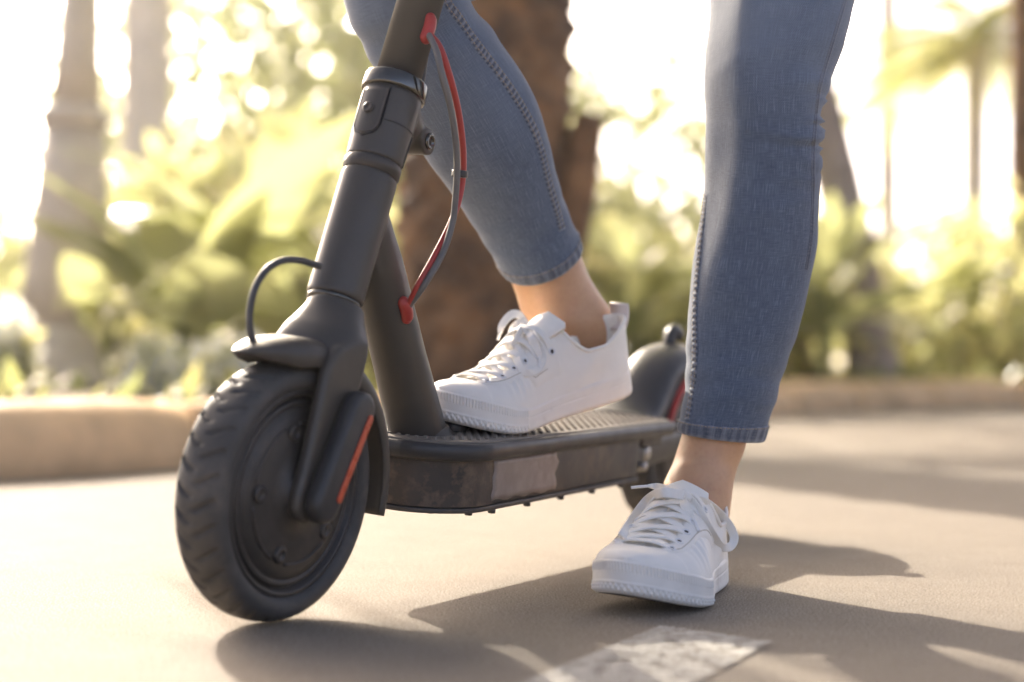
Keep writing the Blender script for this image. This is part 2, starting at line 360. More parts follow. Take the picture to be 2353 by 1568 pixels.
# ================================================================== SCOOTER
S_TH, S_LEAN, S_PITCH, S_STEER = R(26.1), R(5.8), R(0.75), R(-3.65)
fw = np.array([-math.sin(S_TH), -math.cos(S_TH), 0]); lf = np.array([math.cos(S_TH), -math.sin(S_TH), 0]); up = np.array([0, 0, 1.0])
l2 = lf * math.cos(S_LEAN) - up * math.sin(S_LEAN); u2 = up * math.cos(S_LEAN) + lf * math.sin(S_LEAN)
fx_ = fw * math.cos(S_PITCH) - u2 * math.sin(S_PITCH); uz_ = u2 * math.cos(S_PITCH) + fw * math.sin(S_PITCH)
SM = np.stack([fx_, l2, uz_], 1); SO = np.array([-0.2025, 1.425, 0.002])
def S2W(p): return SO + np.asarray(p, float) @ SM.T
def loc(u, v, y=0.0):
    c = SM.T @ (CAM - SO); d = SM.T @ ray(u, v); return c + d * ((y - c[1]) / d[1])
scooter = empty('electric_scooter', SO, label='dark grey electric kick scooter with white sneaker resting on its deck', category='scooter')
scooter.rotation_euler = Matrix([list(r) for r in SM]).to_euler()
def sc(name, vf, mat, parent=None, **k): return mk(name, vf[0], vf[1], mat, parent or scooter, **k)
def steer(vf):
    V = np.array(vf[0]); x, y = rot2(V[:, 0], V[:, 1], S_STEER); V[:, 0], V[:, 1] = x, y; return V, vf[1]

RW, HW = 0.108, 0.0238
def tyre_mesh(cx, grooves=33, na=990, nc=56):
    a = np.linspace(0, 2 * np.pi, na, endpoint=False)[:, None]; t = np.linspace(0, 2 * np.pi, nc, endpoint=False)[None, :]
    r0 = 0.0135
    cr = np.cos(t); sr = np.sin(t)
    y = HW * np.sign(sr) * np.abs(sr) ** 0.80; rad = (RW - r0) + r0 * np.sign(cr) * np.abs(cr) ** 0.95
    outer = cr > 0.05
    w = y + 0 * a; s = a * RW
    dep = np.zeros((na, nc)); pitch = 2 * np.pi * RW / grooves
    for side, lo, hi, sh in ((1, 0.0022, 0.0200, 0.0), (-1, 0.0022, 0.0200, 0.5)):
        aw = w * side
        d = (s - 0.62 * aw + sh * pitch) % pitch - pitch / 2
        across = np.clip(1 - np.abs(d) / 0.0026, 0, 1); ends = np.clip((aw - lo) / 0.0015, 0, 1) * np.clip((hi - aw) / 0.0015, 0, 1)
        dep = np.maximum(dep, np.clip(across * 4.0, 0, 1) * ends)
    # sidewall steps
    rr = rad + 0 * a - 0.0030 * dep * outer
    yy = y + 0 * a
    side_ring = (np.abs(sr) > 0.6) & (cr < 0.1)
    yy = np.where(side_ring + 0 * a > 0, yy * 1.0, yy)
    V = np.stack([cx + rr * np.cos(a), yy, RW + rr * np.sin(a)], -1)
    return loft(np.concatenate([V, V[:1]]), True, False)
def tyre2(cx):
    V, F = tyre_mesh(cx)
    k = 56; n = len(V) // k - 1
    F = [tuple((i % (n * k)) for i in f) for f in F]; return V[:n * k], F
def hub_mesh(cx):
    prof = [(0.0865, -0.017), (0.0865, 0.017), (0.0855, 0.0195), (0.083, 0.0205), (0.0805, 0.019), (0.0800, 0.0135), (0.0775, 0.0135), (0.0770, 0.0175), (0.0755, 0.0185),
            (0.073, 0.0188), (0.0722, 0.0176), (0.0708, 0.0176), (0.0700, 0.0192), (0.060, 0.0212), (0.040, 0.0236), (0.0225, 0.0248), (0.0215, 0.0275), (0.0135, 0.0285), (0.0125, 0.0305), (0.0005, 0.031)]
    full = [(0.0005, -0.03), (0.02, -0.026), (0.07, -0.019), (0.083, -0.019)] + prof
    return lathe(full, (cx, 0, RW), (0, 1, 0), 128)
def build_wheel(name, cx, st, label):
    f = steer if st else (lambda z: z)
    hub = sc(name, f(hub_mesh(cx)), 'hub', label=label)
    sc('tyre', f(tyre2(cx)), 'tyre', hub)
    for k in range(5):                                        # raised keyhole tabs and arcs on the motor cover
        a = R(-68 + 72 * k)
        p = np.array([cx + 0.052 * math.cos(a), 0.0222, RW + 0.052 * math.sin(a)])
        sc('cover_bolt', f(lathe([(0.0075, -0.002), (0.0075, 0.0014), (0.006, 0.0025), (0.0035, 0.0027), (0.0030, 0.0012), (0.0003, 0.0012)], p, (0, 1, 0), 20)), 'hub', hub)
        arc = [(cx + 0.0585 * math.cos(a + R(t)), 0.0212, RW + 0.0585 * math.sin(a + R(t))) for t in np.linspace(8, 62, 14)]
        sc('cover_rib', f(tube(arc, 0.0017, 8)), 'hub', hub)
    return hub
build_wheel('front_wheel', 0.0, True, 'front wheel with chevron-grooved tyre and black motor hub')
build_wheel('rear_wheel', -0.88, False, 'rear wheel half hidden behind the standing leg')

# steering axis
A0 = np.array([-0.066, 0, 0.2703]); AD = nrm(np.array([-0.1042, 0, 0.2707])); 
def ax(s_): return A0 + AD * s_
# fork: crown and two blades blended into one casting
def blade(side):
    ys = [(0.0268 * side), (0.0392 * side)]
    poly = [(-0.062, 0.236), (-0.044, 0.238), (-0.018, 0.230), (-0.005, 0.213), (0.004, 0.175), (0.013, 0.14), (0.022, 0.112), (0.0235, 0.098), (0.017, 0.089), (0.006, 0.085), (-0.008, 0.088), (-0.016, 0.099), (-0.024, 0.125), (-0.042, 0.165), (-0.056, 0.20), (-0.061, 0.222)]
    return prism(poly, min(ys), max(ys), 'y', 0.004)
cr_ = []
for s_, a_, b_, sh_ in ((-.007, .0245, .0245, 0), (-.012, .0248, .0252, 0), (-.019, .0260, .0282, .0005), (-.028, .0285, .0335, .001), (-.037, .0312, .0375, .002), (-.046, .0325, .0392, .003), (-.054, .0320, .0395, .004), (-.062, .0300, .0395, .005)):
    th = np.linspace(0, 2 * np.pi, 56, endpoint=False); e_ = np.interp(-s_, [0, .02, .06], [1.0, 0.95, 0.7]); cx_ = np.sign(np.cos(th)) * np.abs(np.cos(th)) ** e_; sy_ = np.sign(np.sin(th)) * np.abs(np.sin(th)) ** e_
    f1 = np.array([AD[2], 0, -AD[0]]); cr_.append(A0 + AD * s_ + f1 * sh_ + np.outer(cx_, f1) * a_ + np.outer(sy_, [0, 1.0, 0]) * b_)
crown = loft(cr_)
fk = remesh([blade(1), blade(-1), crown], 0.0016, 24, 0.5)
fork = sc('fork', steer(fk), 'paint')
for side in (1, -1):
    y0 = 0.0382 * side; y1 = 0.0550 * side
    poly = []
    for t in np.linspace(0, 1, 9): 
        a = R(28.5 - 180 * (1 - t) + 180); poly.append((-0.0395 + 0.0165 * math.cos(a), 0.178 + 0.0165 * math.sin(a)))
    for t in np.linspace(0, 1, 9):
        a = R(208.5 + 180 * t); poly.append((0.001 + 0.0165 * math.cos(a), 0.1035 + 0.0165 * math.sin(a)))
    cv = sc('fork_cover', steer(prism(poly, min(y0, y1), max(y0, y1), 'y', 0.0055)), 'plastic', fork)
    p0, p1 = np.array([-0.0462, 0, 0.172]), np.array([-0.0110, 0, 0.1075]); d = nrm(p1 - p0); w = np.array([-d[2], 0, d[0]])
    poly = []
    for c_, sg in ((p0, -1), (p1, 1)):
        for t in np.linspace(-90, 90, 7):
            q_ = c_ + 0.0034 * (d * sg * math.cos(R(t)) + w * sg * math.sin(R(t))); poly.append((q_[0], q_[2]))
    ys = sorted((0.0545 * side, 0.0561 * side))
    sc('reflector_strip', steer(prism(poly, ys[0], ys[1], 'y', 0.0005)), 'orange', cv, label='orange-red reflector strip on the fork cover')
sc('axle_nut', steer(lathe([(0.009, 0.024), (0.009, 0.037), (0.007, 0.039), (0.0004, 0.039)], (0.004, 0, RW), (0, 1, 0), 6)), 'silver', fork)

def fender(cx, angs, rads, widths, drops, thick=0.0024, k=17):
    rings = []; n = len(angs)
    t = np.linspace(-1, 1, k)
    prof_out, prof_in = [], []
    for a, r_, w, dr in zip(angs, rads, widths, drops):
        def curve(off):
            th = t * R(97); y = np.sign(th) * np.abs(np.sin(th)) ** 0.72 * w * (1 - off / max(w, 1e-3)); rr = (r_ - off) - dr * (1 - np.abs(np.cos(th)) ** 0.62 * np.sign(np.cos(th))) 
            return [(cx + q_ * math.cos(a), yy, RW + q_ * math.sin(a)) for q_, yy in zip(rr, y)]
        rings.append(curve(0) + curve(thick)[::-1])
    return loft(rings)
an = np.radians(np.concatenate([np.linspace(59, 80, 16), np.linspace(84, 193, 34)]))
wid = np.interp(np.degrees(an), [59, 62, 67, 75, 85, 120, 193], [0.0026, 0.009, 0.018, 0.0265, 0.031, 0.032, 0.031])
dro = np.interp(np.degrees(an), [59, 62, 68, 80, 100, 150, 193], [0.0012, 0.004, 0.010, 0.018, 0.018, 0.014, 0.010])
rad = np.interp(np.degrees(an), [58, 70, 100, 150, 193], [0.1345, 0.1305, 0.1275, 0.128, 0.125])
sc('front_fender', steer(fender(0, an, rad, wid, dro)), 'paint', fork)

# frame: head tube and neck blended
NB = np.array([-0.240, 0, 0.129]); ND = nrm(np.array([0.0625, 0, 0.096]))
headt = lathe([(0.0005, -0.004), (0.0245, -0.004), (0.0250, -0.001), (0.0250, 0.113), (0.0005, 0.113)], A0, AD, 64)
rings = []
for s_ in np.linspace(0, 0.255, 20):
    c_ = NB + ND * s_; rr = np.interp(s_, [0, 0.1, 0.2, 0.255], [0.0270, 0.0242, 0.0232, 0.020]); a = np.linspace(0, 2 * np.pi, 40, endpoint=False)
    e1 = np.array([0, 1., 0]); e2 = np.cross(ND, e1); rings.append(c_ + (np.outer(np.cos(a), e1) * rr + np.outer(np.sin(a), e2) * rr * 1.12))
web = prism([(-0.098, 0.300), (-0.090, 0.33), (-0.100, 0.365), (-0.132, 0.325), (-0.152, 0.285), (-0.120, 0.275)], -0.017, 0.017, 'y', 0.007)
frame = sc('frame', remesh([headt, loft(rings), web], 0.0018, 10, 0.5), 'paint', label='dark grey head tube and slanted neck tube')
sc('neck_base', remesh([lathe([(0.0005, -0.006), (0.034, -0.006), (0.0335, 0.003), (0.029, 0.007), (0.027, 0.012), (0.0005, 0.012)], NB + np.array([0.005, 0, 0.011]), (0.12, 0, 1), 48)], 0.002, 4), 'paint', frame)
# headset seams, clamp, collar, stem
sc('lower_headset', lathe([(0.0005, -0.008), (0.0236, -0.008), (0.0236, -0.003), (0.0005, -0.003)], A0, AD, 64), 'steel', frame)
sc('upper_headset', lathe([(0.0005, 0.112), (0.0244, 0.112), (0.0244, 0.1145), (0.0256, 0.1155), (0.0256, 0.1235), (0.0248, 0.1245), (0.0005, 0.1245)], A0, AD, 64), 'hub', frame)
body_ = lathe([(0.0005, 0.1245), (0.0250, 0.1245), (0.0254, 0.126), (0.0264, 0.155), (0.0270, 0.180), (0.0266, 0.190), (0.0255, 0.1915), (0.0005, 0.1915)], A0, AD, 64)
az = lambda deg: np.array([math.cos(R(deg)), math.sin(R(deg)), 0])
def perp(deg): v_ = az(deg); return nrm(v_ - AD * (v_ @ AD))
PB, PL = perp(180), np.array([0, 1., 0])
lug_c = ax(0.170) + PB * 0.045 
lug = tube([lug_c - PL * 0.018, lug_c + PL * 0.021], 0.0125, 24)
arm = tube([ax(0.178) + PB * 0.012 + PL * 0.003, lug_c + PL * 0.003 + AD * 0.004], [0.021, 0.014], 16, n=8)
clamp = sc('folding_clamp', remesh([body_, lug, arm], 0.0016, 6), 'paint', label='folding clamp with latch bolt below the stem')
sc('latch_bolt', lathe([(0.0078, 0.0195), (0.0078, 0.0225), (0.0068, 0.0235), (0.0046, 0.0235), (0.0040, 0.0205), (0.0003, 0.0205)], lug_c, PL, 24), 'steel', clamp)
sc('hinge_lever', remesh([tube([ax(0.125) + PB * 0.022, ax(0.14) + PB * 0.030, ax(0.16) + PB * 0.032], 0.008, 12, n=10)], 0.002, 4), 'paint', clamp)
def patch_on_cyl(deg, s0, s1, halfw, r_, th):
    """rounded tab lying on the clamp cylinder"""
    V, F = [], []; ns, na = 14, 9
    for lay in (0, 1):
        for i in range(ns):
            s_ = s0 + (s1 - s0) * i / (ns - 1); f_ = 1.0
            if s_ - s0 < halfw: f_ = math.sqrt(max(0.0, 1 - ((halfw - (s_ - s0)) / halfw) ** 2)) * 0.98 + 0.02
            for j in range(na):
                w_ = halfw * f_ * (2 * j / (na - 1) - 1); V.append(ax(s_) + perp(deg + math.degrees(w_ / r_)) * (r_ + th * lay))
    n1 = ns * na
    for lay in (0, 1):
        for i in range(ns - 1):
            for j in range(na - 1):
                a_ = lay * n1 + i * na + j; q_ = (a_, a_ + 1, a_ + na + 1, a_ + na); F.append(q_ if lay else q_[::-1])
    for i in range(ns - 1):
        for j, fl in ((0, 1), (na - 1, 0)):
            a_ = i * na + j; q_ = (a_, a_ + na, a_ + na + n1, a_ + n1); F.append(q_ if fl else q_[::-1])
    for i, fl in ((0, 0), (ns - 1, 1)):
        for j in range(na - 1):
            a_ = i * na + j; q_ = (a_, a_ + 1, a_ + 1 + n1, a_ + n1); F.append(q_ if not fl else q_[::-1])
    return np.array(V), F
sc('lock_tab', patch_on_cyl(-4, 0.1405, 0.185, 0.0118, 0.0260, 0.0026), 'paint', clamp)
sc('tab_recess', patch_on_cyl(-4, 0.139, 0.187, 0.0135, 0.0260, 0.0013), 'plastic', clamp)
sc('tab_screw', lathe([(0.0052, 0.027), (0.0052, 0.0302), (0.0042, 0.031), (0.0026, 0.031), (0.0022, 0.0295), (0.0002, 0.0295)], ax(0.1645), perp(-4), 20), 'hub', clamp)
# groove line on the clamp
for k_, (d0, d1, s_) in enumerate([(20, 118, 0.156)]):
    sc('clamp_joint', tube([ax(s_ + 0.002 * math.sin(R(d_))) + perp(d_) * 0.02665 for d_ in np.linspace(d0, d1, 20)], 0.0007, 6), 'plastic', clamp)
sc('hinge_joint', tube([ax(t_) + perp(112) * (0.0258 + 0.0012 * (t_ - 0.126) / 0.04) for t_ in np.linspace(0.126, 0.156, 10)], 0.0008, 6), 'plastic', clamp)
stem = sc('stem', lathe([(0.0005, 0.19), (0.0205, 0.19), (0.0205, 0.80), (0.0005, 0.80)], A0, AD, 64), 'paint', label='round dark grey steering stem')
sc('collar', lathe([(0.0205, 0.1905), (0.0285, 0.1910), (0.0290, 0.1925), (0.0290, 0.2035), (0.0283, 0.2050), (0.0212, 0.2058), (0.0205, 0.2058)], A0, AD, 96, cap=False), 'steel', stem, label='shiny ring collar at the foot of the stem')
sc('latch_lever', remesh([tube([ax(0.195) + PB * 0.027 + PL * 0.004, ax(0.218) + PB * 0.030 + PL * 0.004, ax(0.262) + PB * 0.021 + PL * 0.004], [0.005, 0.0048, 0.0035], 12, n=10)], 0.0015, 3), 'plastic', stem)
# handlebar (above the picture)
top = ax(0.80)
hb = sc('handlebar', tube([top + PL * t_ + np.array([-0.02 * abs(t_) / 0.2, 0, 0.0]) for t_ in np.linspace(-0.215, 0.215, 21)], 0.0125, 16), 'paint')
for sg in (-1, 1): sc('grip', tube([top + PL * sg * t_ + np.array([-0.02 * t_ / 0.2, 0, 0]) for t_ in (0.11, 0.15, 0.22)], 0.0165, 16), 'plastic', hb)

# grommets and cables
def surf_on(axis_o, axis_d, r_, u, v):
    """first point of the ray through a pixel on a round tube"""
    c_ = SM.T @ (CAM - SO); d_ = SM.T @ ray(u, v); a_ = nrm(np.asarray(axis_d)); w_ = c_ - axis_o
    dp = d_ - a_ * (d_ @ a_); wp = w_ - a_ * (w_ @ a_); A_, B_, C_ = dp @ dp, 2 * dp @ wp, wp @ wp - r_ * r_
    disc = max(0.0, B_ * B_ - 4 * A_ * C_); t_ = (-B_ - math.sqrt(disc)) / (2 * A_); p_ = c_ + d_ * t_
    n_ = p_ - axis_o; n_ = nrm(n_ - a_ * (n_ @ a_)); return p_, n_
def grommet(p_, n_, axd, hl, wd, par):
    t_ = nrm(axd - n_ * (axd @ n_)); return sc('grommet', remesh([tube([p_ - t_ * hl, p_ - t_ * hl * .3 + n_ * 0.0015, p_ + t_ * hl * .3 + n_ * 0.0015, p_ + t_ * hl], wd, 16, n=14), lathe([(0.0004, -wd), (wd, -wd * .3), (wd, wd * .3), (0.0004, wd)], p_ - t_ * hl, n_, 20), lathe([(0.0004, -wd), (wd, -wd * .3), (wd, wd * .3), (0.0004, wd)], p_ + t_ * hl, n_, 20)], 0.0009, 4), 'red', par)
pu, nu = surf_on(A0, AD, 0.0205, 983, 66); grommet(pu, nu, AD, 0.0095, 0.0058, stem)
pl, nl = surf_on(NB, ND, 0.0245, 931, 713); grommet(pl, nl, ND, 0.0080, 0.0058, frame)
def cabl(pts, y_fn, r_, mat, name, lab, n=80):
    P = np.array([loc(u, v, y_) for (u, v), y_ in zip(pts, y_fn)]); P = np.vstack([[pu + nu * 0.001 + AD * (-0.004)], P, [pl + nl * 0.001]])
    return sc(name, tube(P, r_, 14, n=n), mat, label=lab)
red = cabl([(1010, 108), (1032, 170), (1052, 250), (1063, 330), (1064, 400), (1054, 460), (1034, 518), (1001, 584), (962, 655)], [.034, .042, .046, .048, .048, .048, .047, .044, .038], 0.0030, 'red', 'red_cable', 'red cable arching from stem to neck')
gry = cabl([(1003, 118), (1017, 180), (1036, 250), (1048, 330), (1050, 400), (1046, 460), (1040, 510), (1018, 580), (978, 650)], [.040, .048, .053, .055, .055, .054, .053, .050, .044], 0.0030, 'grey_cable', 'grey_cable', 'grey cable running beside the red one')
pt = (loc(1063, 400, .048) + loc(1050, 400, .055)) / 2
sc('cable_tie', remesh([tube([pt - np.array([0, 0, .0032]), pt + np.array([0, 0, .0032])], 0.0074, 16)], 0.001, 5), 'plastic', red)
bc = [loc(735, 612, .006), loc(714, 606, .003), loc(690, 599, 0), loc(650, 599, -.003), loc(612, 621, -.006), loc(585, 665, -.008), loc(574, 715, -.009), loc(574, 755, -.008), loc(582, 785, -.006), loc(590, 812, -.004)]
sc('black_cable', tube(bc, 0.0030, 14, n=70), 'black_cable', label='black cable looping in front of the head tube')

# deck
def outline(hw, x0, x1, rf, rr, n=12, nosebulge=0.012):
    """closed plan outline, nose at x0 (front), tail at x1; returned counter-clockwise"""
    P = []
    for cx_, cy_, a0, r_ in ((x0 - rf, hw - rf, 0, rf), (x1 + rr, hw - rr, 90, rr), (x1 + rr, -(hw - rr), 180, rr), (x0 - rf, -(hw - rf), 270, rf)):
        for t_ in np.linspace(0, 90, n): P.append((cx_ + r_ * math.cos(R(a0 + t_)), cy_ + r_ * math.sin(R(a0 + t_))))
    P = [(x_ + nosebulge * max(0, 1 - (y_ / hw) ** 2) * max(0, 1 - (x0 - x_) / rf) if x_ > x0 - rf else x_, y_) for x_, y_ in P]
    # subdivide long straight edges
    out = []
    for a_, c_ in zip(P, P[1:] + P[:1]):
        L_ = math.hypot(c_[0] - a_[0], c_[1] - a_[1]); k_ = max(1, int(L_ / 0.02))
        for i in range(k_): out.append((a_[0] + (c_[0] - a_[0]) * i / k_, a_[1] + (c_[1] - a_[1]) * i / k_))
    return out
DX0, DX1 = -0.178, -0.722
ob = outline(0.068, DX0 - 0.008, -0.635, 0.055, 0.012)
deck = sc('deck', prism(ob, 0.0815, 0.136, 'z', 0.004), 'box', label='long flat deck with rubber mat and dusty sides')
sc('bottom_plate', prism(outline(0.0692, DX0 - 0.0068, -0.637, 0.056, 0.012), 0.0775, 0.0822, 'z', 0.0012), 'box', deck)
sc('deck_tail', prism(outline(0.068, -0.6352, DX1 + 0.01, 0.004, 0.02, nosebulge=0), 0.116, 0.136, 'z', 0.003), 'box', deck)
# muddy nose shell, 0.6 mm proud of the box
nose = [(x_ , y_) for x_, y_ in outline(0.0687, DX0 - 0.0073, -0.5, 0.0555, 0.01) if x_ > -0.268]
i0 = max(range(len(nose)), key=lambda i: (math.hypot(nose[i][0] - nose[i - 1][0], nose[i][1] - nose[i - 1][1]))); nose = nose[i0:] + nose[:i0]
rings = [[(x_, y_, z_) for x_, y_ in nose] for z_ in np.linspace(0.0835, 0.1315, 8)]
sc('nose_panel', loft(rings, False, False), 'nose', deck, label='muddy brown curved nose of the deck')
ol = outline(0.0785, DX0, DX1, 0.060, 0.022)
rl = np.array([(x_, y_, 0.1345) for x_, y_ in ol]); 
T_ = nrm(np.roll(rl, -1, 0) - np.roll(rl, 1, 0)); N_ = np.cross(T_, [0, 0, 1.0]); pr = [(0.000, 0.0085), (0.0035, 0.0078), (0.0052, 0.0045), (0.0056, 0.0005), (0.0048, -0.004), (0.0028, -0.0068), (-0.001, -0.0082), (-0.010, -0.0082), (-0.012, 0.0085)]
rings = np.array([[p_ + n_ * (a_ - 0.004) + np.array([0, 0, z_]) for a_, z_ in pr] for p_, n_ in zip(rl, N_)]); rings = np.concatenate([rings, rings[:1]])
sc('edge_rail', loft(rings, True, False), 'plastic', deck, label='black rounded rail round the deck edge')
matv = prism(outline(0.0722, DX0 - 0.0062, DX1 + 0.006, 0.054, 0.016), 0.137, 0.1448, 'z', 0.0012)
mat_ = sc('grip_mat', matv, 'mat', deck)
from mathutils import geometry as _g
pin = [Vector((a_, b_)) for a_, b_ in outline(0.066, DX0 - 0.014, DX1 + 0.014, 0.05, 0.012)]
def inside(x_, y_):
    c_ = False; n_ = len(pin); j = n_ - 1
    for i in range(n_):
        if (pin[i].y > y_) != (pin[j].y > y_) and x_ < (pin[j].x - pin[i].x) * (y_ - pin[i].y) / (pin[j].y - pin[i].y) + pin[i].x: c_ = not c_
        j = i
    return c_
studs = []
for i, x_ in enumerate(np.arange(DX0 - 0.015, DX1, -0.0085)):
    for y_ in np.arange(-0.066, 0.067, 0.0095):
        y2 = y_ + (0.00475 if i % 2 else 0)
        if inside(x_, y2) and math.hypot(x_ - (NB[0] + 0.01), y2) > 0.036:
            b_ = 0.0022; t_ = 0.0014; z0, z1 = 0.1444, 0.1462
            V = [(x_ + sx * k_, y2 + sy * k_, z_) for k_, z_ in ((b_, z0), (t_, z1)) for sx, sy in ((-1, -1), (1, -1), (1, 1), (-1, 1))]
            studs.append((V, [(4, 5, 6, 7), (0, 1, 5, 4), (1, 2, 6, 5), (2, 3, 7, 6), (3, 0, 4, 7)]))
sc('grip_studs', join(*studs), 'mat', mat_, smooth=False, kind='stuff')
# charging-port flap by the neck
sc('port_cover', remesh([bevbox(-0.312, -0.272, -0.018, 0.014, 0.143, 0.1535, 0.004, 3), lathe([(0.0004, 0.0), (0.012, 0.0), (0.012, 0.008), (0.0004, 0.0095)], (-0.280, 0.012, 0.145), (0, 0, 1), 24)], 0.0014, 5), 'plastic', deck)
# old tape on the left side
V, F = [], []; nx, nz = 18, 8; rt = np.random.RandomState(2)
for i in range(nx):
    for j in range(nz):
        x_ = -0.2585 - (0.142 + 0.004 * math.sin(j * 1.7)) * i / (nx - 1) + 0.0016 * math.sin(j * 2.1) ; z_ = 0.0865 + 0.0395 * j / (nz - 1) + (0.0012 * math.sin(i * 1.3) if j == 0 else 0)
        V.append((x_, 0.0694 + 0.0004 * rt.rand(), z_))
F = [(i * nz + j, i * nz + j + 1, (i + 1) * nz + j + 1, (i + 1) * nz + j) for i in range(nx - 1) for j in range(nz - 1)]
n1 = len(V); V2 = [(x_, 0.0676, z_) for x_, y_, z_ in V]; 
bord = [i * nz for i in range(nx)] + [(nx - 1) * nz + j for j in range(1, nz)] + [i * nz + nz - 1 for i in range(nx - 2, -1, -1)] + [j for j in range(nz - 2, 0, -1)]
F += [(a_, c_, c_ + n1, a_ + n1) for a_, c_ in zip(bord, bord[1:] + bord[:1])]
sc('tape_patch', (np.array(V + V2), F), 'tape', deck, label='patch of dull grey-pink tape on the deck side')
for x_, y_ in [(-0.212, 0.030), (-0.235, 0.058), (-0.268, 0.0655), (-0.345, 0.0655), (-0.425, 0.0655), (-0.505, 0.0655), (-0.585, 0.0655), (-0.195, -0.02), (-0.235, -0.058), (-0.345, -0.0655), (-0.505, -0.0655)]:
    sc('plate_screw', lathe([(0.0003, 0.0), (0.0034, 0.0), (0.0040, -0.0015), (0.0036, -0.0042), (0.0003, -0.0046)], (x_, y_, 0.078), (0, 0, 1), 14), 'plastic', deck)
# rear fork arms, hinge block, motor side plate
for sg in (1, -1):
    y0, y1 = sorted((0.034 * sg, 0.046 * sg))
    arm_ = sc('rear_arm', prism([(-0.630, 0.084), (-0.630, 0.112), (-0.72, 0.118), (-0.86, 0.124), (-0.905, 0.120), (-0.912, 0.106), (-0.900, 0.094), (-0.82, 0.092), (-0.72, 0.086)], y0, y1, 'y', 0.004), 'paint', deck)
    sc('axle_bolt', lathe([(0.010, 0.030), (0.010, 0.052), (0.008, 0.055), (0.0004, 0.055)], (-0.88, 0, RW), (0, sg, 0), 6), 'silver', arm_)
    sc('arm_bolt', lathe([(0.0085, 0.040), (0.0085, 0.052), (0.007, 0.054), (0.0004, 0.054)], (-0.692, 0, 0.104), (0, sg, 0), 16), 'silver', arm_)
    sc('bracket_bolt', lathe([(0.0055, 0.056), (0.0055, 0.071), (0.0045, 0.0725), (0.0004, 0.0725)], (-0.641, 0, 0.094), (0, sg, 0), 14), 'silver', arm_)
sc('rear_bracket', remesh([bevbox(-0.668, -0.632, -0.06, 0.06, 0.084, 0.115, 0.004), bevbox(-0.72, -0.66, -0.03, 0.03, 0.092, 0.118, 0.004)], 0.002, 4), 'plastic', deck)
# rear fender with hook
RC = -0.88
path = [(-0.708, 0.1462), (-0.722, 0.153), (-0.742, 0.170), (-0.765, 0.192), (-0.795, 0.215), (-0.835, 0.2325), (-0.88, 0.2385), (-0.93, 0.231), (-0.975, 0.209), (-1.0, 0.180), (-1.012, 0.155)]
path = [(a_, c_ - 0.010 * min(1, max(0, (c_ - 0.146) / 0.03))) for a_, c_ in path]
pth = catmull([(a_, 0, c_) for a_, c_ in path], 44); tt = nrm(np.gradient(pth, axis=0)); rings = []
for i, (p_, t_) in enumerate(zip(pth, tt)):
    nn_ = np.array([-t_[2], 0, t_[0]]) * (-1); nn_ = nn_ if nn_[2] > -0.3 else -nn_
    nn_ = np.array([t_[2], 0, -t_[0]]); nn_ = nn_ * (1 if (p_ - np.array([RC, 0, RW])) @ nn_ > 0 else -1)
    f_ = i / 43; w_ = np.interp(f_, [0, 0.15, 0.4, 0.85, 1], [0.052, 0.043, 0.037, 0.036, 0.028]); dr = np.interp(f_, [0, 0.1, 0.3, 0.7, 1], [0.004, 0.020, 0.030, 0.026, 0.012])
    th = np.linspace(-1, 1, 17) * R(98); o1 = [p_ + np.array([0, math.sin(q_) * w_, 0]) - nn_ * dr * (1 - (max(0, math.cos(q_)) ** 0.8)) for q_ in th]
    i1 = [p_ + np.array([0, math.sin(q_) * (w_ - .0024), 0]) - nn_ * (dr * (1 - (max(0, math.cos(q_)) ** 0.8)) + 0.0024) for q_ in th[::-1]]
    rings.append(o1 + i1)
rf_ = sc('rear_fender', loft(rings), 'plastic', label='rear mudguard curving up behind the deck')
sc('fender_hook', remesh([tube([(-0.868, 0, 0.226), (-0.872, 0, 0.240), (-0.884, 0, 0.246), (-0.900, 0, 0.242)], [0.009, 0.0075, 0.007, 0.006], 14, n=14), tube([(-0.884, -0.012, 0.239), (-0.884, 0.012, 0.239)], 0.0075, 14)], 0.0016, 5), 'plastic', rf_)
sc('red_brake_cable', tube([(RC + 0.098 * math.cos(R(t_)) , 0.040, RW + 0.098 * math.sin(R(t_)) - 0.012) for t_ in np.linspace(10, 80, 24)], 0.0042, 12), 'red', rf_, label='red arc of cable under the rear mudguard')

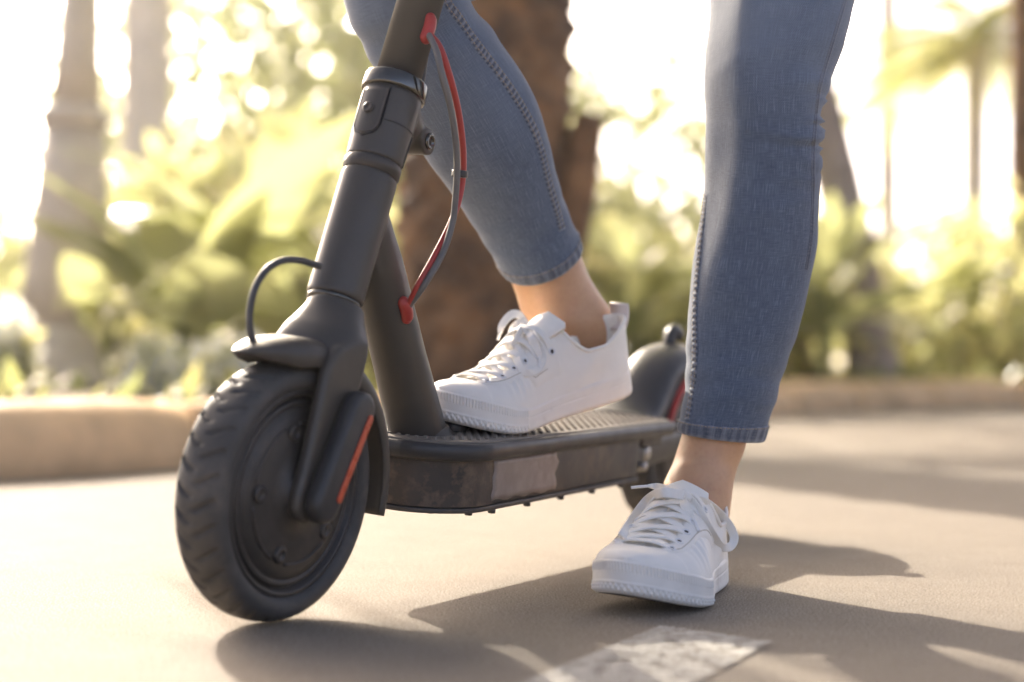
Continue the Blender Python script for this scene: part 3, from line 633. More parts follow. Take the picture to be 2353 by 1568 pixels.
# ================================================================== PERSON
PORG = np.array([0.19, 1.70, 0.0])
def leg_rings(rows, k=96, sub=2, square=None):
    """rows: (uL,vL,uR,vR,Y,depth ratio). Resampled, returns rings (n,k,3), centres, widths"""
    A = np.array(rows, float); n = len(A) * sub
    Rz = catmull(A, n); rings = []
    Lp = np.array([at(a[0], a[1], a[4]) for a in Rz]); Rp = np.array([at(a[2], a[3], a[4]) for a in Rz]); Cc = (Lp + Rp) / 2
    ax_ = nrm(np.gradient(Cc, axis=0)); sd = (Rp - Lp) / 2
    th = np.linspace(0, 2 * np.pi, k, endpoint=False)
    for i in range(n):
        w_ = np.linalg.norm(sd[i]); e1 = sd[i] / w_; e2 = np.cross(e1, ax_[i]); e2 = nrm(e2); e2 = e2 if e2[1] > 0 else -e2
        X_, Y_ = np.cos(th), np.sin(th)
        if square is not None:                            # flatter inner face around the knee and thigh
            q_ = square(HORIZON - FPX * (Cc[i][2] - CAM_H) / Cc[i][1]); r_ = R(21)
            xa, ya = X_ * math.cos(r_) + Y_ * math.sin(r_), -X_ * math.sin(r_) + Y_ * math.cos(r_)
            rr = (np.abs(xa) ** (2 + q_) + np.abs(ya) ** (2 + q_)) ** (-1 / (2 + q_)); blend = np.clip(0.35 - X_, 0, 1)
            rr = 1 + (rr - 1) * blend; X_, Y_ = X_ * rr, Y_ * rr; lo_, hi_ = X_.min(), X_.max(); X_ = (X_ - lo_) / (hi_ - lo_) * 2 - 1
        ring = Cc[i] + np.outer(X_ * w_, e1) + np.outer(Y_ * w_ * Rz[i][5], e2)
        rings.append(ring)
    return np.array(rings), Cc, np.linalg.norm(sd, axis=1), ax_

# standing (left) leg of the jeans, rows from hem upward
rowsL = [(1560, 993, 1750, 1014, 1.700, 1.10), (1562, 962, 1762, 972, 1.699, 1.10), (1572, 905, 1786, 905, 1.697, 1.10), (1578, 835, 1808, 835, 1.695, 1.10), (1582, 765, 1831, 765, 1.692, 1.08), (1585, 696, 1850, 696, 1.690, 1.06),
         (1591, 626, 1862, 626, 1.686, 1.05), (1603, 557, 1873, 557, 1.681, 1.05), (1615, 487, 1878, 487, 1.676, 1.05), (1624, 417, 1882, 417, 1.671, 1.05), (1628, 348, 1886, 348, 1.666, 1.06), (1627, 278, 1890, 278, 1.662, 1.07),
         (1623, 200, 1903, 200, 1.660, 1.07), (1626, 104, 1936, 104, 1.664, 1.05), (1636, 0, 1963, 0, 1.671, 1.04), (1645, -120, 1990, -120, 1.682, 1.03), (1650, -300, 2020, -300, 1.705, 1.02), (1648, -470, 2045, -470, 1.73, 1.02)]
rowsR = [(1156, 633, 1333, 566, 1.815, 1.05), (1141, 606, 1325, 533, 1.806, 1.05), (1113, 558, 1302, 478, 1.790, 1.04), (1090, 520, 1287, 430, 1.777, 1.04), (1060, 475, 1271, 372, 1.762, 1.03), (1014, 411, 1250, 288, 1.740, 1.0), (968, 347, 1222, 216, 1.717, 0.98),
         (912, 245, 1163, 116, 1.690, 0.98), (856, 145, 1096, 25, 1.665, 1.0), (810, 55, 1035, -65, 1.647, 1.02)]
KNEE = [(-0.108, 1.645, 0.592, 0.063), (-0.088, 1.660, 0.622, 0.068), (-0.055, 1.690, 0.645, 0.075), (0.0, 1.745, 0.700, 0.082), (0.07, 1.80, 0.770, 0.088), (0.135, 1.845, 0.845, 0.09)]
HIPS = [((0.215, 1.80), 0.80, 0.165, 0.105), ((0.22, 1.80), 0.88, 0.175, 0.115), ((0.22, 1.80), 0.97, 0.15, 0.10), ((0.22, 1.80), 1.03, 0.135, 0.09)]

def jeans_leg(rows, n_sub, wrinkle, k=112, square=None):
    rings, Cc, W_, ax_ = leg_rings(rows, k, n_sub, square)
    n = len(rings)
    for i in range(n):
        out = nrm(rings[i] - Cc[i]); rings[i] = rings[i] + out * wrinkle(i / (n - 1), Cc[i], np.linspace(0, 2 * np.pi, k, endpoint=False))[:, None]
    return rings, Cc, W_
def vpx(c_): return HORIZON - FPX * (c_[2] - CAM_H) / c_[1]
rngw = np.random.RandomState(11); phs = rngw.uniform(0, 6.28, 20)
def wrL(f_, c_, th):
    v = vpx(c_); h = np.zeros_like(th)
    front = np.clip(-np.sin(th), 0, 1) ** 0.5                    # the side that faces the camera
    # knee folds: a sharp main crease and a softer one above
    h += 0.0040 * np.exp(-((v - (302 + 8 * np.sin(th * 1.5) + 10 * np.cos(th))) / 10.0) ** 2) * front * (0.55 + 0.45 * np.cos(th - 0.4)) 
    h -= 0.0034 * np.exp(-((v - (324 + 8 * np.sin(th * 1.5) + 10 * np.cos(th))) / 11.0) ** 2) * front * (0.5 + 0.5 * np.cos(th - 0.4))
    h += 0.0034 * np.exp(-((v - (216 - 14 * np.cos(th))) / 12.0) ** 2) * front * np.clip(0.3 + np.cos(th), 0, 1)
    h += 0.0024 * np.exp(-((v - (395 + 18 * np.cos(th))) / 16.0) ** 2) * front * np.clip(0.2 + np.cos(th), 0, 1)
    h += 0.0013 * np.exp(-((v - (150 - 30 * np.cos(th))) / 20.0) ** 2) * front
    for v0, sl, am, wd, tc in ((262, -26, .0016, 13, 0.5), (352, 30, .0017, 14, 0.4), (430, 46, .0013, 18, 0.7), (120, -60, .0014, 22, 0.5), (60, -80, .0012, 26, 0.3), (470, -30, .0010, 18, -0.8), (905, 24, .0013, 11, 0.0), (935, -18, .0012, 9, 0.6), (870, 30, .0009, 14, -0.4)):
        h += am * np.exp(-((v - (v0 + sl * np.cos(th))) / wd) ** 2) * front * np.clip(0.35 + np.cos(th - tc), 0, 1)
    # back of the knee bunching on the outer edge
    h += 0.0036 * np.exp(-((v - 300) / 75.0) ** 2) * np.clip(np.cos(th), 0, 1) ** 3 * np.sin(v / 5.3 + 1.6 * np.sin(v * 0.11))
    h += 0.0008 * np.sin(3 * th + v * 0.013 + phs[0]) + 0.0006 * np.sin(2 * th - v * 0.03 + phs[1])
    h += 0.0007 * np.sin(v * 0.09 + 2.5 * np.sin(th + phs[2])) * np.exp(-((v - 860) / 90.0) ** 2)
    return h
def wrR(f_, c_, th):
    v = vpx(c_); h = 0.0008 * np.sin(3 * th + v * 0.015 + phs[3]) + 0.0006 * np.sin(2 * th - v * 0.028 + phs[4])
    for v0, sl, am, wd, tc in ((70, 60, .0015, 22, 0.2), (150, -50, .0011, 26, 3.0), (560, 40, .0012, 10, 0.2), (530, -30, .0010, 12, 2.6), (330, 60, .0008, 30, 0.0)):
        h += am * np.exp(-((v - (v0 + sl * np.cos(th))) / wd) ** 2) * np.clip(0.4 + np.cos(th - tc), 0, 1)
    h += 0.0012 * np.sin(v * 0.075 + 2.0 * np.cos(th + phs[5])) * np.exp(-((v - 40) / 90.0) ** 2)
    h += 0.0006 * np.sin(v * 0.1 + 2.0 * np.sin(th)) * np.exp(-((v - 520) / 70.0) ** 2)
    return h
def extend(rings, cs, k=112):
    e = []
    P = np.array([c_[:3] for c_ in cs]); 
    last = rings[-1]; c0 = last.mean(0); e1 = nrm(last[0] - c0); 
    allP = np.vstack([rings[-2].mean(0), c0, P]); T_ = nrm(np.gradient(allP, axis=0))[2:]
    th = np.linspace(0, 2 * np.pi, k, endpoint=False); out = []
    for p_, t_, c_ in zip(P, T_, cs):
        a_ = nrm(e1 - t_ * (e1 @ t_)); b_ = np.cross(a_, t_); b_ = nrm(b_); e2l = nrm(last[k // 4] - c0); b_ = b_ if b_ @ e2l > 0 else -b_
        out.append(p_ + np.outer(np.cos(th), a_) * c_[3] + np.outer(np.sin(th), b_) * c_[3]); e1 = a_
        last, c0 = out[-1], p_
    return np.concatenate([rings, np.array(out)])
RL, CL, WL = jeans_leg(rowsL, 11, wrL, square=lambda v: float(np.interp(v, [-100, 350, 620, 760], [1.8, 1.7, 0.7, 0.0]))); RRr, CR, WR = jeans_leg(rowsR, 14, wrR)
RRx = extend(RRr, catmull(KNEE, 30))
RLx = extend(RL, [(0.300, 1.775, 0.80, 0.088), (0.298, 1.78, 0.86, 0.088)])
def hem_turn(rings, depth=0.012):
    """turn the open end of a trouser leg inwards so that the cloth has thickness"""
    c = rings[0].mean(0); inner = c + (rings[0] - c) * 0.955; d = nrm(rings[0].mean(0) - rings[3].mean(0))
    return np.concatenate([[inner - d * depth, inner + d * 0.0], rings])
hipr = []
for (cx_, cy_), z_, a_, b_ in HIPS:
    th = np.linspace(0, 2 * np.pi, 112, endpoint=False); fd = np.array([-0.35, -0.94, 0]); sdv = np.array([0.94, -0.35, 0])
    hipr.append(np.array([cx_, cy_, z_]) + np.outer(np.cos(th), sdv) * a_ + np.outer(np.sin(th), fd) * b_)
person_parts = []
# body: ankles, feet and the legs inside the jeans, one continuous surface
rowsAL = [(1572, 985, 1722, 985, 1.702, 1.25), (1556, 1035, 1710, 1035, 1.703, 1.25), (1546, 1065, 1698, 1065, 1.703, 1.28), (1532, 1094, 1689, 1094, 1.700, 1.32), (1522, 1118, 1684, 1118, 1.698, 1.36), (1515, 1150, 1680, 1150, 1.696, 1.4), (1512, 1188, 1675, 1188, 1.694, 1.45), (1512, 1230, 1668, 1230, 1.692, 1.5)]
rowsAR = [(1163, 622, 1325, 556, 1.818, 0.95), (1175, 650, 1340, 600, 1.822, 0.95), (1186, 680, 1357, 640, 1.828, 0.92), (1193, 705, 1383, 683, 1.834, 0.88), (1203, 735, 1408, 715, 1.838, 0.85), (1225, 770, 1424, 745, 1.842, 0.8), (1250, 812, 1430, 785, 1.846, 0.75), (1275, 850, 1430, 820, 1.85, 0.7)]
bl, _, _, _ = leg_rings(rowsAL, 48, 5); br, _, _, _ = leg_rings(rowsAR, 48, 5)
def shrink(rings, f_): c_ = rings.mean(1, keepdims=True); return c_ + (rings - c_) * f_
inL = shrink(RLx[8::6, ::2], 0.90); inR = shrink(RRx[8::3, ::2], 0.88)
def samp(rings, k=48): return rings[:, np.linspace(0, rings.shape[1], k, endpoint=False).astype(int)]
bodyV = remesh([loft(samp(bl)), loft(samp(br)), loft(samp(inL)), loft(samp(inR)), loft(np.concatenate([shrink(bl, 0.98)[:1], samp(inL[:1])])), loft(np.concatenate([shrink(br, 0.98)[:1], samp(inR[:1])])), loft(shrink(np.array(hipr), 0.9))], 0.0035, 8, 0.5)
# ankle bone of the standing leg
person = mk('person', bodyV[0], bodyV[1], 'skin', None, loc=PORG, label='person in blue jeans and white sneakers, one foot up on the scooter deck', category='person')

def uvfade(o, rings_list, fade=None):
    me = o.data; uv = me.uv_layers.new(name='UVMap'); 
    U = []; Fd = []
    for rings in rings_list:
        n, k = rings.shape[:2]; c_ = rings.mean(1); ln = np.concatenate([[0], np.cumsum(np.linalg.norm(np.diff(c_, axis=0), axis=1))])
        rad_ = np.linalg.norm(rings - c_[:, None], axis=2).mean()
        uu = np.linspace(0, 2 * np.pi * rad_, k, endpoint=False)
        U.append(np.stack([np.broadcast_to(uu, (n, k)), np.broadcast_to(ln[:, None], (n, k))], -1).reshape(-1, 2))
        z_ = rings[..., 2].ravel(); Fd.append(np.clip((z_ - 0.34) / 0.2, 0, 1))
    U = np.concatenate(U); Fd = np.concatenate(Fd) if fade is None else np.asarray(fade, float).ravel()
    idx = np.zeros(len(me.loops), dtype=np.int32); me.loops.foreach_get('vertex_index', idx)
    uv.data.foreach_set('uv', U[idx].ravel().astype(np.float32))
    a_ = me.attributes.new('fade', 'FLOAT', 'POINT'); a_.data.foreach_set('value', Fd.astype(np.float32))
JL, JR = hem_turn(RLx), hem_turn(RRx); JH = np.array(hipr)
def pchild(name, vf, mat, parent=None, **k): return mk(name, np.asarray(vf[0]) - PORG, vf[1], mat, parent or person, **k)
jv = join(loft(JL, True, False), loft(JR, True, False), loft(JH))
jeans = pchild('jeans', jv, 'denim', label='faded blue skinny jeans ending at the ankles')
uvfade(jeans, [JL, JR, JH])
# hems: a doubled band at each ankle, with stitching; seams found by looking along photo pixels onto the cloth
def hem_band(rings, hgt, th=0.0016):
    c_ = rings.mean(1); ln = np.concatenate([[0], np.cumsum(np.linalg.norm(np.diff(c_, axis=0), axis=1))]); n = int(np.searchsorted(ln, hgt)) + 1
    r_ = rings[:n]; cc = c_[:n, None]; o_ = nrm(r_ - cc)
    prof_ = np.interp(np.linspace(0, 1, n), [0, 0.12, 0.5, 0.9, 1], [0.0004, 1, 1.1, 1, -0.3])
    pk = 0.0005 * np.sin(np.linspace(0, 2 * np.pi * 22, r_.shape[1]))[None, :, None] * np.interp(np.linspace(0, 1, n), [0, .5, 1], [0.3, 1, 0.6])[:, None, None]
    return r_ + o_ * (th * prof_[:, None, None] + pk)
def uv_simple(o, rings):
    uvfade(o, [rings])
stitches = []
def dash_line(pts, nrmls, dash=0.0026, gap=0.0012, w=0.00055, h=0.0006):
    P = np.asarray(pts); d_ = np.concatenate([[0], np.cumsum(np.linalg.norm(np.diff(P, axis=0), axis=1))]); out = []
    t_ = 0.0
    while t_ + dash < d_[-1]:
        a_, b_ = [np.array([np.interp(q_, d_, P[:, i]) for i in range(3)]) for q_ in (t_, t_ + dash)]
        n_ = nrm(np.array([np.interp(t_, d_, np.asarray(nrmls)[:, i]) for i in range(3)])); s_ = nrm(np.cross(b_ - a_, n_)) * w
        V_ = [a_ - s_, a_ + s_, b_ + s_, b_ - s_]; V_ = V_ + [(v_ * 0.75 + (a_ + b_) / 2 * 0.25) + n_ * h for v_ in V_]
        out.append((np.array(V_), [(4, 5, 6, 7), (0, 1, 5, 4), (1, 2, 6, 5), (2, 3, 7, 6), (3, 0, 4, 7)])); t_ += dash + gap
    return join(*out)
for rings, lab in ((RL, 'frayed hem of the standing leg'), (RRr, 'hem of the raised leg')):
    hb_ = hem_band(rings, 0.0135); o = pchild('hem', loft(hb_, True, False), 'denim_seam', jeans, label=lab); kk = hb_.shape[1]; lad = np.sin(np.linspace(0, 2 * np.pi * 26, kk) + 1.2 * np.sin(np.linspace(0, 31, kk))); uvfade(o, [hb_], np.clip(np.interp(np.linspace(0, 1, len(hb_)), [0, 0.12, 0.3, 0.75, 1], [1.6, 0.9, 0.15, 0.25, 1.1])[:, None] + 0.55 * lad[None], -0.4, 1.8))
    top_ = hb_[-2]; c_ = top_.mean(0); nn_ = nrm(top_ - c_); pchild('stitching', dash_line(np.vstack([top_ + nn_ * 0.0006, top_[:1] + nn_[:1] * 0.0006]), np.vstack([nn_, nn_[:1]])), 'thread', o, kind='stuff')
bvh = BVHTree.FromPolygons([Vector(v_) for v_ in jv[0]], jv[1])
def on_cloth(u, v):
    d_ = Vector(ray(u, v)).normalized(); h_, n_, i_, ds = bvh.ray_cast(Vector(CAM), d_)
    if h_ is None: return None
    n_ = np.array(n_); n_ = n_ if n_ @ np.array(d_) < 0 else -n_
    return np.array(h_), n_
def seam(pix, half, name, rough, twin=True, lab=None, proud=0.0009):
    pts = catmull(np.array([(u, v, 0) for u, v in pix]), 160); hit = [on_cloth(p_[0], p_[1]) for p_ in pts]; hit = [h_ for h_ in hit if h_]
    P = np.array([h_[0] for h_ in hit]); N_ = np.array([h_[1] for h_ in hit])
    for _ in range(6): N_[1:-1] = nrm(N_[:-2] + N_[1:-1] * 2 + N_[2:]); P[1:-1] = (P[:-2] + 2 * P[1:-1] + P[2:]) / 4
    n = 420; P = catmull(P, n); N_ = nrm(catmull(N_, n)); T_ = nrm(np.gradient(P, axis=0)); S_ = np.cross(T_, N_)
    ln = np.concatenate([[0], np.cumsum(np.linalg.norm(np.diff(P, axis=0), axis=1))])
    pk = 0.5 + 0.5 * np.sin(ln * 2 * np.pi / 0.0062 + 1.3 * np.sin(ln * 90)); rows = []
    xs = [-1.15, -1.0, -0.7, -0.3, 0.0, 0.3, 0.7, 1.0, 1.15]
    rings_ = []; tp = np.clip(ln / 0.05, 0.0, 1)
    for i in range(n):
        rings_.append([P[i] + S_[i] * x_ * half + N_[i] * ((-0.0008 if abs(x_) > 1.1 else (proud * (1 - 0.25 * x_ * x_) + rough * (pk[i] - 0.3) * (1 - 0.6 * abs(x_))) * tp[i])) for x_ in xs])
    rings_ = np.array(rings_); o = pchild(name, loft(rings_, False, False), 'denim_seam', jeans, label=lab or 'stitched seam'); uvfade(o, [rings_], np.repeat((pk * 2.4 - 0.7)[:, None], len(xs), 1))
    st = [dash_line(P + S_ * x_ * half + N_ * (proud + 0.0003), N_) for x_ in ((-0.72, 0.72) if twin else (0.0,))]
    pchild('stitching', join(*st), 'thread', o, kind='stuff')
seam([(1020, -25), (1030, 9), (1051, 37), (1095, 101), (1139, 158), (1183, 220), (1223, 290), (1245, 352), (1262, 422), (1280, 484), (1291, 528)], 0.0046, 'inner_seam', 0.0022, True, 'double-stitched puckered seam on the raised leg', proud=0.0012)
seam([(1622, 445), (1612, 540), (1606, 600), (1600, 660), (1597, 720), (1597, 790), (1596, 850), (1590, 905), (1580, 965)], 0.0038, 'inner_seam', 0.0022, True, 'puckered inner seam of the standing leg')
# outer seam of the standing leg: a narrow dark groove
def groove(pix):
    pts = catmull(np.array([(u, v, 0) for u, v in pix]), 120); hit = [on_cloth(p_[0], p_[1]) for p_ in pts]; hit = [h_ for h_ in hit if h_]
    P = np.array([h_[0] for h_ in hit]); N_ = nrm(np.array([h_[1] for h_ in hit])); T_ = nrm(np.gradient(P, axis=0)); S_ = np.cross(T_, N_)
    rings_ = np.array([[P[i] + S_[i] * x_ * 0.0026 + N_[i] * z_ for x_, z_ in ((-1.2, -0.0006), (-0.9, 0.0011), (-0.25, 0.0012), (0.0, 0.0001), (0.3, 0.0003), (0.9, 0.0004), (1.2, -0.0006))] for i in range(len(P))])
    o = pchild('outer_seam', loft(rings_, False, False), 'denim_seam', jeans, label='plain outer seam of the standing leg'); uvfade(o, [rings_])
groove([(1948, -20), (1930, 40), (1912, 100), (1894, 160), (1882, 205), (1876, 250), (1872, 300), (1868, 350), (1868, 420), (1866, 490), (1863, 550), (1852, 620)])

# ------------------------------------------------------------------ sneakers
SL = 0.262
def w_out(fr):   # half widths towards the outer and inner side, centre line
    x_ = [0, 0.02, 0.06, 0.14, 0.28, 0.42, 0.56, 0.68, 0.78, 0.87, 0.94, 0.98, 1.0]
    o_ = np.array([0, 0.0145, 0.0235, 0.0305, 0.0335, 0.0350, 0.0415, 0.0475, 0.0478, 0.0405, 0.0285, 0.0168, 0])
    i_ = np.array([0, 0.0145, 0.0235, 0.0305, 0.0320, 0.0310, 0.0360, 0.0450, 0.0472, 0.0412, 0.0290, 0.0170, 0])
    return np.sqrt(np.maximum(0, cubic(x_, o_ ** 2, fr))), np.sqrt(np.maximum(0, cubic(x_, i_ ** 2, fr)))
def y_mid(fr): return cubic([0, 0.3, 0.6, 0.8, 1.0], [0, 0, 0.001, 0.004, 0.009], fr)      # toes drift to the inner side
SOLE_T = lambda fr: cubic([0, 0.3, 0.6, 0.72, 0.85, 1.0], [0.029, 0.027, 0.024, 0.025, 0.028, 0.0285], fr)
TOPH = lambda fr: cubic([0.40, 0.47, 0.55, 0.62, 0.70, 0.78, 0.86, 0.93, 0.975, 1.0], [0.098, 0.0920, 0.0825, 0.0725, 0.0615, 0.0520, 0.0450, 0.0400, 0.0360, 0.0310], fr)
COLL = lambda fr: cubic([0, 0.05, 0.12, 0.20, 0.27, 0.34, 0.40], [0.081, 0.078, 0.069, 0.061, 0.061, 0.073, 0.095], fr)
VIRT = lambda fr: np.where(fr >= 0.40, TOPH(np.maximum(fr, 0.40)), 0.098 + (0.40 - fr) * 0.18)
class Shoe:
    def __init__(s, name, inner, place, label, bow):
        s.inner = inner; s.place = place                         # inner: +1 when the inner side is the shoe's left
        s.root = None; s.name = name; s.label = label; s.geo = []
    def hw(s, fr, side):
        o_, i_ = w_out(fr); return i_ if side == s.inner else o_
    def S(s, fr, side, phi, off=0.0):
        """point on the upper, shoe coordinates; side +1 left, -1 right; phi 0 at the sole, pi/2 on top"""
        fr, phi = np.broadcast_arrays(np.asarray(fr, float), np.asarray(phi, float))
        w_ = s.hw(fr, side) * 0.975; zs = SOLE_T(fr) - 0.004; h_ = VIRT(fr) - zs
        cph, sph = np.maximum(np.cos(phi), 0), np.sin(phi)
        pw = np.interp(fr, [0, 0.4, 0.6, 0.8, 1], [0.55, 0.70, 0.72, 0.62, 0.6])
        y_ = y_mid(fr) * s.inner + side * w_ * cph ** pw; z_ = zs + h_ * sph ** 1.0
        return np.stack([fr * SL, y_, z_], -1)
    def SN(s, fr, side, phi, off):
        e = 1e-3
        p_ = s.S(fr, side, phi); a_ = s.S(np.asarray(fr) + e, side, phi) - s.S(np.asarray(fr) - e, side, phi)
        b_ = s.S(fr, side, np.minimum(np.asarray(phi) + e * 3, np.pi / 2)) - s.S(fr, side, np.asarray(phi) - e * 3)
        n_ = nrm(np.cross(a_, b_) * -side); n_ = np.where(np.isfinite(n_), n_, 0); return p_ + n_ * off, n_
    def put(s, name, vf, mat, parent=None, **k):
        V = s.place(np.asarray(vf[0], float)); s.geo.append((V, vf[1])); return pchild(name, (V, vf[1]), mat, parent or s.root, **k)

def phimax(fr):
    zs = SOLE_T(fr) - 0.004
    return np.where(fr >= 0.40, np.pi / 2, np.arcsin(np.clip((COLL(np.minimum(fr, 0.40)) - zs) / (VIRT(fr) - zs), 0, 1)))
def build_shoe(sh):
    # ---- rubber sole
    fr_d = (1 - np.cos(np.linspace(0, np.pi, 3000))) / 2
    sides = {}
    N2 = 520
    for sd_ in (1, -1):
        P = np.stack([fr_d * SL, y_mid(fr_d) * sh.inner + sd_ * sh.hw(fr_d, sd_)], 1); d_ = np.concatenate([[0], np.cumsum(np.linalg.norm(np.diff(P, axis=0), axis=1))])
        t_ = np.linspace(0, d_[-1], N2); sides[sd_] = np.stack([np.interp(t_, d_, P[:, 0]), np.interp(t_, d_, P[:, 1])], 1)
    per = np.concatenate([sides[1], sides[-1][::-1][1:-1]])        # heel -> toe on the left, back on the right
    tan = nrm(np.roll(per, -1, 0) - np.roll(per, 1, 0)); outn = np.stack([tan[:, 1], -tan[:, 0]], 1); outn *= np.sign((outn * (per - per.mean(0))).sum(1).mean())
    arc = np.concatenate([[0], np.cumsum(np.linalg.norm(np.diff(per, axis=0), axis=1))])
    NZ = 30; zt = np.linspace(0, 1, NZ); frp = np.clip(per[:, 0] / SL, 0, 1); hz = SOLE_T(frp)
    toe = np.clip((frp - 0.665) / 0.012, 0, 1); rings = []
    for t_ in zt:
        base = np.interp(t_, [0, 0.05, 0.15, 0.9, 1.0], [-0.0035, -0.0008, 0.0006, 0.0, -0.0012])
        ribs = 0.0007 * np.clip(np.sin(arc * 2 * np.pi / 0.0030) * 1.6, -1, 1) * (1 if 0.66 < t_ < 0.93 else 0)
        hatch = 0.00028 * np.sin(arc * 2 * np.pi / 0.0024) * math.sin(t_ * 60) * (1 if 0.34 < t_ <= 0.66 else 0)
        u_ = arc / 0.0054; tri = 2 * np.abs((u_ + t_ * 4.4) % 1 - 0.5); tri2 = 2 * np.abs((u_ - t_ * 4.4) % 1 - 0.5)
        dia = 0.0016 * (np.minimum(tri, tri2) * 1.6 - 0.4) * (1 if 0.04 < t_ < 0.31 else 0)
        edge = 0.0006 * (1 if 0.31 <= t_ <= 0.35 or 0.93 <= t_ <= 0.97 else 0)
        o_ = base + toe * (0.0014 + ribs + hatch + dia + edge) + (1 - toe) * (-0.0006 if 0.60 < t_ < 0.64 else 0)
        p2 = per + outn * np.asarray(o_)[:, None]
        rings.append(np.column_stack([p2, hz * t_]))
    V, F = loft(rings, True, False); K = len(per); nb = len(V)
    # underside
    Fb = [(i, i + 1, K - 1 - i if i + 1 < N2 - 1 else i, K - i) for i in range(1, N2 - 2)]
    Fb = [(i, K - i, K - i - 1, i + 1) for i in range(1, N2 - 2)]
    sole = sh.root = pchild(sh.name, (sh.place(V), F), 'rubber_white', None, label=sh.label)
    sh.put('outsole', (rings[0], Fb + [(0, K - 1, 1)]), 'outsole')
    # top foxing lid, closes the gap between band and upper
    sh.put('sole_edge', (np.concatenate([rings[-1], np.column_stack([per - outn * 0.006, hz - 0.002])]), [(i, (i + 1) % K, (i + 1) % K + K, i + K) for i in range(K)]), 'rubber_white')
    # ---- canvas upper
    fr = (1 - np.cos(np.linspace(0.0, np.pi, 150))) / 2; fr = np.clip(fr, 0.0005, 0.9995); pm_ = phimax(fr); NP = 26; parts = []
    for sd_ in (1, -1):
        g = np.array([sh.S(np.full(NP, f_), sd_, np.linspace(-0.02, p_, NP)) for f_, p_ in zip(fr, pm_)])
        # small creases where the foot bends
        cre = 0.0012 * np.sin((g[..., 0] / SL - 0.66) * 2 * np.pi / 0.045 + 1.5 * np.sin(g[..., 2] * 60)) * np.exp(-((g[..., 0] / SL - 0.70) / 0.07) ** 2) * np.clip((g[..., 2] - 0.03) / 0.02, 0, 1)
        cre += 0.0010 * np.sin(g[..., 0] * 90 + g[..., 2] * 140 + sd_) * np.exp(-((g[..., 0] / SL - 0.25) / 0.15) ** 2)
        g[..., 1] += cre * sd_; g[..., 2] += cre * 0.5
        V, F = loft(g, False, False); F = F if sd_ > 0 else [q_[::-1] for q_ in F]; parts.append((V, F))
    uo = sh.put('upper', join(*parts), 'canvas'); md = uo.modifiers.new('thick', 'SOLIDIFY'); md.thickness = 0.0028; md.offset = -1
    # collar binding
    col = []
    frc = np.linspace(0.40, 0.0005, 60)
    pc = np.concatenate([[sh.S(f_, 1, phimax(np.array(f_))) for f_ in frc], [sh.S(f_, -1, phimax(np.array(f_))) for f_ in frc[::-1][1:]]])
    sh.put('collar_binding', tube(pc, 0.0021, 10), 'canvas')
    # heel pull tab
    tb = []
    for t_ in np.linspace(0, 1, 10):
        z_ = 0.066 + 0.028 * t_; x_ = 0.0055 - 0.006 * t_ - 0.003 * math.sin(t_ * 3.14); hw_ = 0.0115 + 0.002 * t_
        tb.append([(x_ - 0.0018 + 0.002 * 0, -hw_, z_), (x_ - 0.0022, 0, z_), (x_ - 0.0018, hw_, z_), (x_ + 0.0008, hw_, z_), (x_ + 0.0004, 0, z_), (x_ + 0.0008, -hw_, z_)])
    sh.put('heel_tab', loft(tb), 'lining', label='pale pull tab at the heel')
    # heel strip
    # ---- tongue
    tg = []
    for t_ in np.concatenate([np.linspace(0, 0.86, 14), np.linspace(0.88, 1.0, 10)]):
        f_ = 0.56 - 0.195 * t_; zt_ = np.interp(t_, [0, 0.45, 0.75, 1.0], [0.080, 0.0935, 0.0995, 0.1045]); hw_ = np.interp(t_, [0, 0.4, 0.80], [0.012, 0.021, 0.0258]) * math.sqrt(max(0.03, 1 - max(0.0, (t_ - 0.78) / 0.22) ** 2.6)); ring = []
        for sgn, off in ((1, 0.0), (-1, -0.0042)):
            for y_ in np.linspace(-1, 1, 13)[::sgn]: ring.append((f_ * SL + 0.010 * y_ * y_ * -0.6, y_ * hw_ + y_mid(f_) * sh.inner, zt_ - 0.009 * y_ * y_ + off))
        tg.append(ring)
    sh.put('tongue', loft(tg), 'canvas')
    # ---- eyestay panels, eyelets, laces
    FE = np.linspace(0.455, 0.830, 6)
    def phi_for(f_, sd_, half):                       # angle on the upper whose sideways distance from the middle is 'half'
        ph = np.linspace(0.3, np.pi / 2, 400); p_ = sh.S(np.full(400, f_), sd_, ph); yy = np.abs(p_[:, 1] - y_mid(f_) * sh.inner); return float(np.interp(-half, -yy, ph))
    thr = lambda f_: np.interp(f_, [0.42, 0.86], [0.0165, 0.0150])
    for sd_ in (1, -1):
        rows = []
        for f_ in np.linspace(0.415, 0.868, 40):
            a_, b_ = phi_for(f_, sd_, thr(f_)), phi_for(f_, sd_, thr(f_) + np.interp(f_, [0.42, 0.80, 0.87], [0.021, 0.0175, 0.010]))
            ph = np.linspace(b_, a_, 9); p_, n_ = sh.SN(np.full(9, f_), sd_, ph, 0.0)
            hgt = np.array([-0.001, 0.0016, 0.0019, 0.002, 0.002, 0.002, 0.0019, 0.0015, -0.0025]); hgt = hgt * (1 if 0.42 < f_ < 0.862 else 0.0) - (0 if 0.42 < f_ < 0.862 else 0.001)
            rows.append(p_ + n_ * hgt[:, None])
        sh.put('stitching', tube(np.array([r_[2] + nrm(r_[2] - r_[0] + 1e-9) * 0.0 + np.array([0, 0, 0.0003]) for r_ in rows[7:-2]]), 0.00055, 6), 'thread_white', kind='stuff')
        V, F = loft(np.array(rows), False, False); sh.put('eyestay', (V, F if sd_ > 0 else [q_[::-1] for q_ in F]), 'canvas')
    E_ = {}
